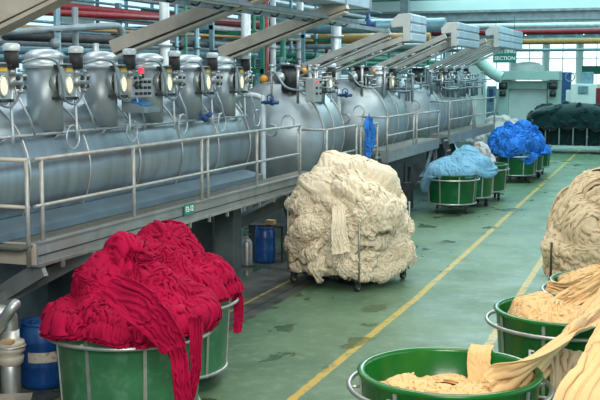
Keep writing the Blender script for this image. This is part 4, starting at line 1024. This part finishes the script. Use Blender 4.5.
# hanging tails of the front heap (part of it)
for (p, wd, sd_) in (([at(165, 318, D=8.55), at(176, 346, D=8.45), at(182, 376, D=8.42), at(186, 420, D=8.45)], [.2, .17, .15, .16], 1), ([at(196, 315, D=8.6), at(196, 346, D=8.55), at(195, 372, D=8.55), at(186, 410, D=8.6)], [.12, .10, .09, .08], 2), ([at(108, 286, D=8.2), at(134, 302, D=8.02), at(158, 322, D=8.0), at(177, 350, D=8.1)], [.22, .34, .30, .2], 8)):
    t = ribbon('hanging_fold', p, wd, 'cloth_crimson', sd_, 60, 100, .02, .006, [tuple(CR * .6 + CU * .8 if sd_ == 8 else CR)] * 4, kind='twist' if sd_ == 8 else 'pleat', nfold=9); t.parent = h1
t = ribbon('hanging_fold', [at(233, 290, D=10.6), at(238, 300, D=10.5), at(238, 318, D=10.5), at(237, 333, D=10.5)], [.1, .12, .1, .08], 'cloth_crimson', 4, 24, 50, .012, .006, [tuple(CR)] * 4, nfold=7); t.parent = h2

# tall cage cart of cream cloth
CCX, CCY, CRZ = -4.60, 14.95, -.30
cart = thing('cage_cart', (CCX, CCY, 0), 'steel cage cart under the tall cream heap, castor at its front corner', 'cart', rz=CRZ)
SX, SY = .56, .60
m = LMB().box((0, 0, .17), (SX * 2, .05, .04)).box((0, SY, .17), (SX * 2, .05, .04)).box((0, -SY, .17), (SX * 2, .05, .04)).box((SX, 0, .17), (.05, SY * 2, .04)).box((-SX, 0, .17), (.05, SY * 2, .04)).box((0, 0, .2), (SX * 2 - .05, SY * 2 - .05, .02)); m.build('base_frame', 'dark_steel', cart)
for sx in (-1, 1):
    for sy in (-1, 1):
        LMB().cyl((sx * (SX + .06), sy * (SY + .06), .15), (sx * (SX + .06), sy * (SY + .06), 1.15), .014, 8).build('post', 'dull_steel', cart)
        x, y = sx * SX, sy * SY
        c = LMB().box((x, y, .14), (.08, .08, .02)).box((x - .03, y, .1), (.008, .06, .09)).box((x + .03, y, .1), (.008, .06, .09)).build('castor', 'dark_steel', cart)
        LMB().cyl((x - .02, y, .062), (x + .02, y, .062), .062, 20).build('wheel', 'rubber', c)
        LMB().cyl((x - .024, y, .062), (x + .024, y, .062), .03, 14).build('hub', 'beam_paint', c)
s = block_surf((CCX, CCY), .64, .67, .12, 1.22, .48, 3.6, CRZ, .40, .06, 4, [(-4.75, 14.9, .06, .4)])
s = lumpy(s, .25, 6, 209)
st = rand_strokes(200, 8, (.04, .09), (.04, .09), (.12, .4), (.3, .97), 0., 2.6, 10, (-.02, .04))
st += rand_strokes(50, 28, (.08, .14), (.04, .07), (.4, .9), (0, .42), .4, 1.2, 12, (0, .04))
h3 = heap('cream_cloth', s, 400, 240, st, 'cloth_cream', 21, lump=.045, lfreq=6, wrinkle=.6,
          tile=[dict(n=64, seed=22, size=(.20, .30), vr=(.38, .94), flat=.8, lift=.05, kinds=('deep', 'twist', 'knot', 'swirl', 'pleat')), dict(n=70, seed=25, size=(.12, .20), vr=(.38, .95), flat=1., lift=.08, kinds=('knot', 'swirl', 'deep')), dict(n=16, seed=23, size=(.36, .52), vr=(.0, .42), flat=.5, lift=.03, kinds=('pleat', 'soft', 'swirl'), stretch=(1., 1.3))])
tag(h3, 'tall square heap of cream cloth packed on the cage cart', 'cloth')
t = ribbon('hanging_fold', [at(338, 206, D=14.55), at(339, 222, D=14.42), at(339, 238, D=14.40), at(341, 254, D=14.40)], [.16, .22, .26, .27], 'cloth_cream', 6, 36, 60, .012, .006, [tuple(CR)] * 4, nfold=11); t.parent = h3

# right-hand heap of tan cloth on its own cart
R2 = (-1.00, 15.8)
cart = thing('cage_cart', (R2[0], R2[1], 0), 'steel cage cart under the tan heap at the right edge', 'cart', rz=.05)
m = LMB().box((0, 0, .17), (1.3, .05, .04)).box((0, .6, .17), (1.3, .05, .04)).box((0, -.6, .17), (1.3, .05, .04)).box((0, 0, .2), (1.3, 1.2, .02)); m.build('base_frame', 'dark_steel', cart)
for sx in (-1, 1):
    for sy in (-1, 1):
        LMB().cyl((sx * .74, sy * .8, .1), (sx * .74, sy * .8, .72), .016, 8).build('post', 'dark_steel', cart)
        LMB().cyl((sx * .55 - .02, sy * .5, .062), (sx * .55 + .02, sy * .5, .062), .062, 18).build('wheel', 'rubber', cart)
s = block_surf(R2, .80, .98, .15, .68, .95, 2.6, .05, .62, .05, 3, [], 1.4)
s = lumpy(s, .13, 5, 213)
st = rand_strokes(120, 44, (.05, .10), (.05, .09), (.2, .6), (.0, .97), .25, 1.6, 10, (-.02, .04))
h4 = heap('tan_cloth', s, 300, 200, st, 'cloth_tan', 41, lump=.06, lfreq=5, wrinkle=.6,
          tile=[dict(n=40, seed=46, size=(.34, .50), vr=(.03, .75), flat=.6, lift=.04, kinds=('pleat', 'twist', 'swirl'), stretch=(1., 1.3), ang=1.45), dict(n=30, seed=47, size=(.24, .34), vr=(.55, .93), flat=.55, lift=.02, kinds=('pleat', 'deep'), ang=0.)])
tag(h4, 'sloping heap of tan cloth on the cart at the right edge', 'cloth')
# a further heap behind it
s = dome_surf((-.72, 21.5), .75, .5, 1.25, [], lambda a: .3 + 0 * a)
h = heap('grey_cloth', s, 120, 90, rand_strokes(50, 71, (.06, .12), (.05, .08), (.2, .6)), 'cloth_greyteal', 72)
tag(h, 'grey cloth heap peeping out beyond the tan heap', 'cloth')

# pale blue and bright blue heaps
def hang(c0, amp, wd): return lambda a: amp * np.exp(-((np.mod(a - math.radians(c0) + PI, 2 * PI) - PI) / wd) ** 2)
s = dome_surf((-4.86, 23.35), .55, .83, .30, [(-4.75, 23.5, .12, .3)], hang(195, .40, .45), power=.8)
s = lumpy(s, .12, 4, 231)
h = heap('pale_blue_cloth', s, 200, 150, rand_strokes(40, 51, (.08, .18), (.03, .07), (.3, .8), (0, 1), None, 1., 12, (-.03, .03)), 'cloth_sky', 52, lump=.07, lfreq=4, wrinkle=.3, fine=.003,
         tile=[dict(n=9, seed=55, size=(.42, .6), vr=(0, .85), flat=.35, lift=.0, kinds=('soft', 'swirl'))])
tag(h, 'pale blue cloth mounded over the nearest tub of the middle row', 'cloth')
s = dome_surf((-4.72, 24.8), .55, .83, .34, [(-4.85, 24.9, .18, .3)], hang(-35, .14, .7), power=.8)
s = lumpy(s, .12, 4, 233)
h = heap('pale_blue_cloth', s, 200, 150, rand_strokes(40, 53, (.08, .18), (.03, .07), (.3, .8), (0, 1), None, 1., 12, (-.03, .03)), 'cloth_sky', 54, lump=.07, lfreq=4, wrinkle=.3, fine=.003,
         tile=[dict(n=9, seed=56, size=(.42, .6), vr=(0, .85), flat=.35, lift=.0, kinds=('soft', 'swirl'))])
tag(h, 'pale blue cloth mounded over the second tub, behind the first mound', 'cloth')
s = dome_surf((-4.55, 30.9), .66, .86, .55, [(-4.3, 31.3, .32, .35), (-4.75, 30.8, .16, .3)], lambda a: .10 * (1 + np.sin(3 * a)) * .6 + .26 * np.exp(-((np.mod(a + .95 + PI, 2 * PI) - PI) / .3) ** 2), power=.8)
s = lumpy(s, .22, 5, 217)
h = heap('blue_cloth', s, 220, 160, rand_strokes(80, 61, (.05, .10), (.06, .10), (.2, .7), (0, 1), None, 2., 12, (-.03, .06)), 'cloth_blue', 62, lump=.10, lfreq=5, wrinkle=.5,
         tile=[dict(n=26, seed=63, size=(.32, .46), vr=(0, .88), flat=.6, lift=.02, kinds=('deep', 'swirl', 'twist')), dict(n=20, seed=64, size=(.18, .28), vr=(0, .95), flat=1., lift=.09, kinds=('knot',))])
tag(h, 'bright blue crumpled cloth piled high on a green tub', 'cloth')
s = dome_surf((-6.2, 38.5), 1.0, .5, 1.0, [], lambda a: .3 + 0 * a)
h = heap('pink_cloth', s, 140, 100, rand_strokes(50, 81, (.08, .16), (.07, .1), (.2, .6)), 'cloth_pink', 82)
tag(h, 'pinkish white cloth heap between the far platform and the blue heap', 'cloth')
s = dome_surf((-5.3, 29.2), .35, .4, .75, [], lambda a: .3 + 0 * a)
h = heap('cream_cloth', s, 100, 80, rand_strokes(40, 83, (.04, .08), (.05, .07), (.2, .6)), 'cloth_pink', 84)
tag(h, 'small cream cloth heap under the farthest platform', 'cloth')

# dark green cloth over a steel rack at the far right
rk = thing('rack', (-4.2, 43, 0), 'steel rack carrying dark green cloth at the end of the aisle', 'rack')
m = MB()
for k in range(8): MB().box((-5.7 + k * .52, 42.6, .75), (.05, .05, 1.1)).build('upright', 'pipe_grey', rk)
MB().box((-3.9, 42.6, .26), (3.9, .06, .08)).box((-3.9, 43.9, .26), (3.9, .06, .08)).box((-3.9, 43.2, .2), (3.9, 1.5, .05)).box((-3.9, 42.6, 1.0), (3.9, .04, .04)).build('base_frame', 'machine_green', rk)
s = block_surf((-4.0, 43.3), 1.85, .84, .95, 1.5, .42, 5., 0, .55, .03, 1)
h = heap('dark_green_cloth', s, 260, 120, rand_strokes(90, 91, (.05, .12), (.04, .07), (.1, .4), (0, 1), PI / 2, 1., 10, (0, .05)), 'cloth_bottle', 92)
tag(h, 'dark green cloth slung over the steel rack', 'cloth')
for k in range(5):
    s = block_surf((-5.45 + k * .72, 43.2), .34, .35, .3, .92, .12, 4., 0, .4, .03, 2)
    h = heap('rolled_cloth', s, 60, 50, rand_strokes(14, 95 + k, (.05, .1), (.04, .07), (.1, .4), (0, 1), PI / 2), 'cloth_bottle', 96 + k)
    tag(h, 'dark bundle of cloth lying low inside the steel rack', 'cloth', 'dark bundles inside the rack')

# butter coloured cloth in the right-hand tubs
s = dome_surf((TUBA[0] - .0, TUBA[1] - .02), .585, .62, .04, [(TUBA[0] - .30, TUBA[1] - .02, .15, .17), (TUBA[0] + .25, TUBA[1] - .1, .10, .3)], None, vd=.9)
s = lumpy(s, .05, 8, 221)
h = heap('butter_cloth', s, 240, 150, rand_strokes(90, 101, (.03, .08), (.03, .05), (.2, .6), (0, .92), None, 2., 10, (-.01, .03)), 'cloth_butter', 102, lump=.025, lfreq=7, wrinkle=.5,
         tile=[dict(n=12, seed=103, size=(.24, .34), vr=(.03, .66), flat=.35, lift=.01, stretch=(1., 1.3), kinds=('twist', 'deep', 'pleat', 'swirl'))])
tag(h, 'butter yellow cloth lying low inside the foreground green tub', 'cloth')
s = dome_surf((TUBB[0] + .03, TUBB[1] - .04), .54, .76, .06, [(TUBB[0] - .22, TUBB[1] - .05, .16, .24)], None, vd=.9)
s = lumpy(s, .09, 8, 223)
h = heap('butter_cloth', s, 220, 140, rand_strokes(70, 111, (.035, .08), (.04, .06), (.25, .7), (0, .92), .2, 1.6, 10, (-.01, .03)), 'cloth_butter', 112, lump=.03, lfreq=6, wrinkle=.5,
         tile=[dict(n=12, seed=113, size=(.24, .34), vr=(.03, .66), flat=.35, lift=.01, stretch=(1., 1.3), kinds=('twist', 'deep', 'pleat', 'swirl'))])
tag(h, 'butter yellow cloth heaped in the lettered green tub', 'cloth')
s = dome_surf((TUBC[0], TUBC[1]), .54, .78, .10, [(TUBC[0] - .2, TUBC[1] - .05, .14, .3)], None, vd=.9)
s = lumpy(s, .09, 8, 225)
h = heap('butter_cloth', s, 220, 140, rand_strokes(70, 121, (.035, .08), (.04, .06), (.25, .7), (0, .92), .2, 1.6, 10, (-.01, .03)), 'cloth_butter', 122, lump=.03, lfreq=6, wrinkle=.5,
         tile=[dict(n=12, seed=123, size=(.24, .34), vr=(.03, .66), flat=.35, lift=.01, stretch=(1., 1.3), kinds=('twist', 'deep', 'pleat', 'swirl'))])
tag(h, 'butter yellow cloth heaped in the third tub of the right row', 'cloth')
a = at(482, 349, Y=TUBA[1] + .64)
tag(ribbon('cloth_strip', [(a.x - .02, a.y + .09, .55), (a.x - .01, a.y + .07, .80), (a.x, a.y + .02, .89), (a.x, a.y - .07, .86), (a.x + .01, a.y - .12, .72), (a.x + .02, a.y - .18, .60)], [.15, .2, .21, .21, .2, .19], 'cloth_butter', 131, 30, 60, .004, .004, [(1, .1, 0)] * 6, nfold=7), 'short butter yellow strip folded over the back rim of the foreground tub', 'cloth')
# long length pulled from the foreground tub up to the right
CRt = tuple(CR); up = tuple(CU)
def sdir(ax, ay): return tuple(CR * ax + CU * ay)
tag(ribbon('cloth_length', [at(488, 392, D=7.75), at(515, 380, D=7.75), at(545, 357, D=8.0), at(572, 333, D=8.6), at(600, 300, D=9.3), at(650, 245, D=10.)], [.22, .48, .60, .62, .56, .5], 'cloth_butter', 141, 70, 170, .05, .008, [sdir(.5, .85), sdir(.5, .85), sdir(.6, .8), sdir(.7, .7), sdir(.8, .6), sdir(.8, .6)], nfold=11), 'butter yellow length pulled out of the foreground tub up to the right edge', 'cloth')
tag(ribbon('cloth_length', [at(548, 286, D=11.2), at(566, 290, D=11.0), at(586, 284, D=10.9), at(620, 268, D=10.9)], [.10, .16, .18, .22], 'cloth_butter', 142, 40, 90, .03, .01, [sdir(.2, 1)] * 4, nfold=11), 'butter yellow twisted length lying across the third tub to the right edge', 'cloth')
tag(ribbon('cloth_length', [at(515, 327, D=10.3), at(540, 312, D=10.2), at(566, 300, D=10.3), at(610, 275, D=10.5)], [.05, .14, .2, .2], 'cloth_butter', 144, 40, 90, .03, .01, [sdir(.3, 1)] * 4, nfold=11), 'butter yellow twisted length rising from the lettered tub to the right edge', 'cloth')
tag(ribbon('cloth_length', [at(586, 470, D=6.5), at(603, 400, D=6.6), at(628, 350, D=6.9), at(665, 290, D=7.3)], [.66, .60, .50, .44], 'cloth_butter', 143, 60, 120, .02, .008, [sdir(1, .1), sdir(1, .1), sdir(.95, -.2), sdir(.95, -.2)], nfold=9), 'broad butter yellow sheet slanting across the bottom right corner', 'cloth')
tag(ribbon('cloth_length', [at(566, 350, D=8.5), at(563, 375, D=8.4), at(560, 400, D=8.4), at(560, 440, D=8.5)], [.3, .22, .2, .24], 'cloth_tan', 145, 40, 80, .03, .008, [CRt] * 4, nfold=13), 'crumpled cream fold hanging beside the foreground tub on the right', 'cloth')

# ------------------------------------------------------------------ drums, cut pipe, odds and ends
def drum(x, y, R, h, label, lab=False):
    o = thing('plastic_drum', (x, y, 0), label, 'drum')
    k = h / .62
    MB().lathe((x, y, 0), [(0, .0), (R * .9, .0), (R * .97, .03), (R, .08), (R, .2 * k), (R * 1.02, .22 * k), (R, .24 * k), (R, .42 * k), (R * 1.02, .44 * k), (R, .46 * k), (R * .97, .54 * k), (R * .88, .585 * k), (R * .86, .59 * k), (R * .9, .595 * k), (R * .9, .62 * k), (R * .82, .62 * k), (R * .82, .59 * k), (0, .585 * k)], 44).build('drum_body', 'drum_blue', o)
    for dx in (-.45, .4): MB().cyl((x + dx * R, y, .585 * k), (x + dx * R, y, .605 * k), R * .13, 14).build('bung', 'drum_blue', o)
    if lab:
        v = []; f = []; n = 12
        for i in range(n + 1):
            a = math.radians(-94 + 72 * i / n)
            for z in (.27, .37): v.append((x + (R + .004) * math.cos(a), y + (R + .004) * math.sin(a), z))
        for i in range(n): f.append((2 * i, 2 * i + 2, 2 * i + 3, 2 * i + 1))
        MB().add(v, f, True).build('paper_label', 'paper', o)
a = at(42, 322, Z=.62)
drum(a.x, a.y, .225, .64, 'blue plastic drum with a stained paper label, beside the crimson tub', True)
a = at(265, 262, Z=0)
drum(a.x, a.y, .165, .58, 'blue plastic drum standing under the walkway by the cream cart')
o = thing('gas_cylinder', tuple(at(249, 262, Z=0)), 'small grey steel keg left of the far blue drum', 'cylinder')
a = at(247, 266, Z=0)
MB().lathe((a.x, a.y, 0), [(0, 0), (.085, 0), (.09, .03), (.09, .36), (.07, .42), (.03, .45), (.03, .5), (0, .5)], 24).build('bottle', 'dull_steel', o); MB().ring((a.x, a.y, .5), .05, .01).build('collar', 'dark_steel', o)
a = at(265, 224, Y=15.9)
tag(MB().box((a.x, a.y + .25, a.z), (.14, .14, .07)).build('carton', 'cardboard'), 'small cardboard carton on the shelf above the far blue drum', 'box')
tag(MB().box((a.x - .05, a.y + .3, a.z - .06), (.6, .3, .03)).box((a.x - .33, a.y + .3, a.z / 2 - .03), (.03, .3, a.z - .06)).box((a.x + .23, a.y + .3, a.z / 2 - .03), (.03, .3, a.z - .06)).build('shelf', 'dark_steel'), 'low dark shelf under the walkway beside the column', 'shelf')
# pump pipe at the bottom left
o = thing('pump_unit', tuple(at(12, 400, Y=7.9)), 'steel pump pipe with bolted flanges at the lower left corner', 'pump')
a = at(10, 345, Y=7.9)
MB().cyl((a.x, a.y, a.z - .75), (a.x, a.y, a.z + .14), .085, 24).tube(smooth_path([(a.x, a.y, a.z + .1), (a.x, a.y, a.z + .2), (a.x - .02, a.y, a.z + .27), (a.x - .12, a.y - .05, a.z + .3)], 5), .075, 20).build('pump_pipe', 'dull_steel', o)
MB().lathe((a.x, a.y, a.z), [(.08, .05), (.125, .04), (.13, .01), (.12, -.005), (.13, -.02), (.13, -.05), (.10, -.07), (.12, -.1), (.11, -.16), (.08, -.18)], 32).build('flange', 'beam_paint', o)
MB().ring((a.x, a.y, a.z - .005), .13, .01, 'Z', 32).build('clamp_band', 'dull_steel', o)
MB().tube(smooth_path([at(-8, 335, Y=7.75), at(2, 322, Y=7.75), at(12, 308, Y=7.75), at(16, 304, Y=7.8)], 4), .05, 16).build('elbow', 'dull_steel', o)
MB().box((a.x + .05, a.y - .1, a.z + .06), (.1, .07, .03)).build('wood_block', 'cardboard', o)
a2 = at(10, 395, Y=7.7)
MB().box((a2.x + .02, a2.y, a2.z - .06), (.32, .35, .05), rz=.5).build('base_plate', 'beam_paint', o)
MB().box((a.x - .16, a.y - .25, a.z - .2), (.12, .12, .32)).build('junction_box', 'beam_paint', o)

# ------------------------------------------------------------------ light
def area(name, loc, size, power, col, rot=(0, 0, 0), sy=None):
    l = bpy.data.lights.new(name, 'AREA'); l.energy = power; l.color = col; l.size = size
    if sy: l.shape = 'RECTANGLE'; l.size_y = sy
    o = bpy.data.objects.new(name, l); C.objects.link(o); o.location = loc; o.rotation_euler = rot; return o
area('daylight_roof_near', (-1.5, 7, 6.5), 3, 330, (1, .90, .72), (0, .1, 0), 6)
area('fill_behind', (1.5, -3, 6.2), 6, 1150, (1, .96, .90), (math.radians(58), 0, math.radians(18)), 3)  # unseen fill lamp added behind the camera to brighten camera-facing surfaces
area('daylight_roof_middle', (-3.5, 18, 6.6), 3, 560, (.93, .98, .92), (0, 0, 0), 12)
area('daylight_roof_tanks', (-8.0, 14, 6.3), 1.5, 200, (.92, .98, 1), (0, 0, 0), 16)
area('daylight_roof_back', (-5, 29, 6.6), 6, 620, (.66, .95, 1), (math.radians(-18), 0, 0), 6)
area('daylight_roof_far', (-4, 44, 6.3), 10, 1900, (.60, .97, 1), (0, 0, 0), 22)
area('daylight_roof_end', (-4, 72, 6.3), 12, 2100, (.66, .97, 1), (0, 0, 0), 20)
area('daylight_side', (6, 16, 3.8), 3, 520, (.58, .84, 1), (0, math.radians(80), 0), 22)
w = bpy.data.worlds.new('world'); sc.world = w; w.use_nodes = True
bg = w.node_tree.nodes['Background']; bg.inputs[0].default_value = (.54, .75, .90, 1); bg.inputs[1].default_value = .42
sc.view_settings.view_transform = 'Standard'; sc.view_settings.look = 'None'; sc.view_settings.exposure = 0.; sc.view_settings.gamma = 1.; sc.view_settings.use_curve_mapping = False
